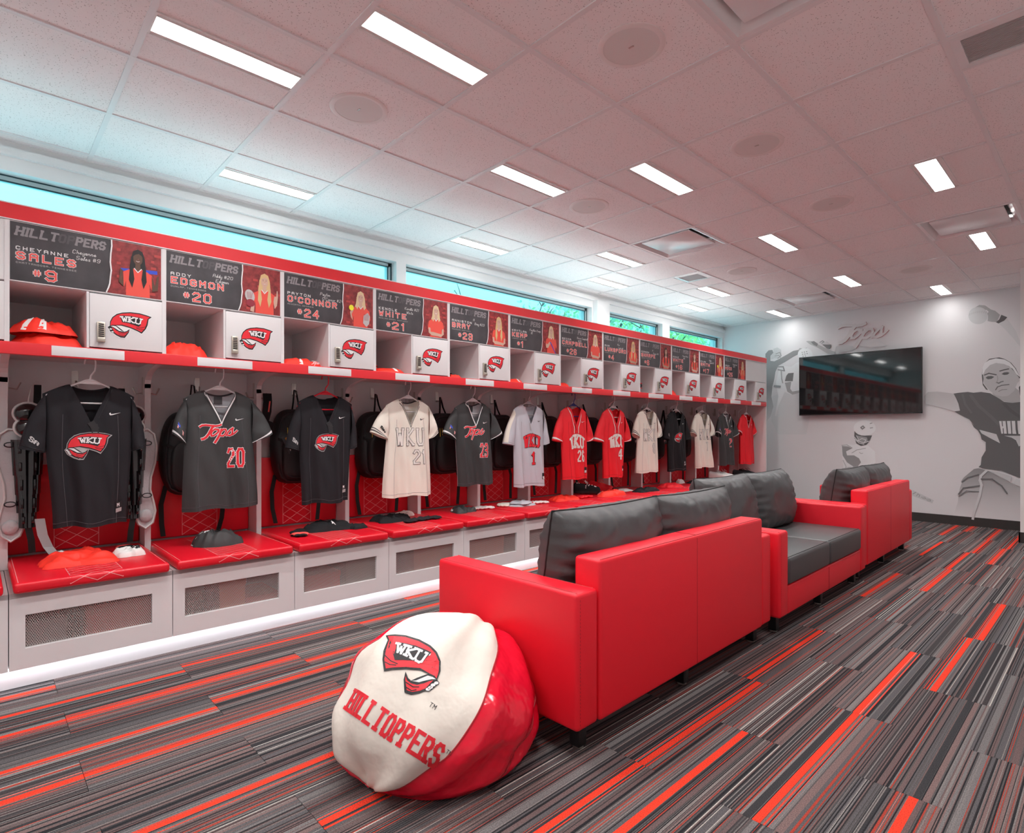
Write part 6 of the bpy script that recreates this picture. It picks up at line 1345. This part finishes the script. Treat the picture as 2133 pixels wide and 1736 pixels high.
m = MB(); m.ellip((0, 0, .035), (.07, .028, .06), 14, 8); ob('crown', m, BLACK_CLOTH, t, smooth=180); m = MB(); m.ellip((.07, 0, 0), (.03, .028, .006), 12, 6); ob('brim', m, BLACK_CLOTH, t, smooth=180)
garment('clothes_pile', 'flat red shirt with pale stripes in the sixth cubby', 'clothes', ORANGE_CLOTH, -3.50, LY(5) + .13, ZQ, .14, .23, .036, 0, 41, .7, marks=((P_WHITE, .02, .05, .3, .95, 'white_band'),))
garment('clothes_pile', 'crumpled orange red shirt in the seventh cubby', 'clothes', ORANGE_CLOTH, -3.50, LY(6) + .11, ZQ, .14, .19, .038, 0, 42, 1)
garment('clothes_pile', 'tall dark red shirt at the left of the eighth cubby', 'clothes', RED_CLOTH, -3.52, LY(7) + .068, ZQ, .15, .10, .075, 0, 43, 1)
garment('clothes_pile', 'orange red shirt under the helmet in the ninth cubby', 'clothes', ORANGE_CLOTH, -3.50, LY(8) + .08, ZQ, .13, .13, .022, 0, 44, .8)
t = thing('helmet', 'cream face guard helmet on red cloth in the ninth cubby', 'helmet', (-3.52, LY(8) + .085, ZQ + .028), 0)
m = MB(); m.ellip((0, 0, .055), (.075, .062, .058), 18, 12); ob('shell', m, CREAM_CLOTH, t, smooth=180)
m = MB(); m.ellip((.045, .03, .05), (.038, .030, .030), 12, 8); ob('ear_hole', m, BLACK_PL, t, smooth=180)
m = MB(); m.tube([(.03, -.055, .03), (.085, -.03, .02), (.09, .02, .02), (.05, .06, .03)], .004, 5); m.tube([(.04, -.05, .07), (.085, -.02, .075), (.08, .03, .07)], .006, 5); ob('guard_bars', m, P_RED, t)
garment('clothes_pile', 'crumpled red shirt in the tenth cubby', 'clothes', ORANGE_CLOTH, -3.50, LY(9) + .12, ZQ, .14, .21, .055, 0, 45, 1)
garment('clothes_pile', 'small red shirt at the left of the eleventh cubby', 'clothes', RED_CLOTH, -3.50, LY(10) + .05, ZQ, .12, .075, .060, 0, 46, .8)

# ---- things kept behind the perforated bench fronts
REDC = mat('red_carton', (.62, .05, .03), .6); ORC = mat('orange_carton', (.70, .16, .05), .6); DKC = mat('grey_bag_cloth', (.20, .19, .20), .8)
def carton(x, y, lx, ly, lz, m_, label, lid=.03):
    t = thing('shoe_box', label, 'box', (x, y, .113), 0, 'boxes inside the benches')
    box('base', (-lx / 2, lx / 2, -ly / 2, ly / 2, 0, lz - lid), m_, t); box('lid', (-lx / 2 - .003, lx / 2 + .003, -ly / 2 - .003, ly / 2 + .003, lz - lid, lz), m_, t)
for k, L in enumerate([[(.42, .30, .19, REDC, 'red'), (.13, .14, .16, DKC, 'grey')], [(.30, .13, .20, ORC, 'orange'), (.46, .18, .09, REDC, 'red')], [(.20, .22, .15, REDC, 'red'), (.45, .20, .20, DKC, 'grey')], [(.40, .33, .20, ORC, 'orange')], [(.25, .40, .19, ORC, 'orange')], [(.20, .22, .18, DKC, 'grey'), (.45, .18, .17, ORC, 'orange')], [(.30, .40, .18, REDC, 'red')], [(.28, .36, .18, ORC, 'orange')]]):
    for a, b, c_, m_, nm in L: carton(-3.42, LY(k) + a, .28, b, c_, m_, '%s shoe box behind the perforated front of the %s bench' % (nm, ORD[k]))
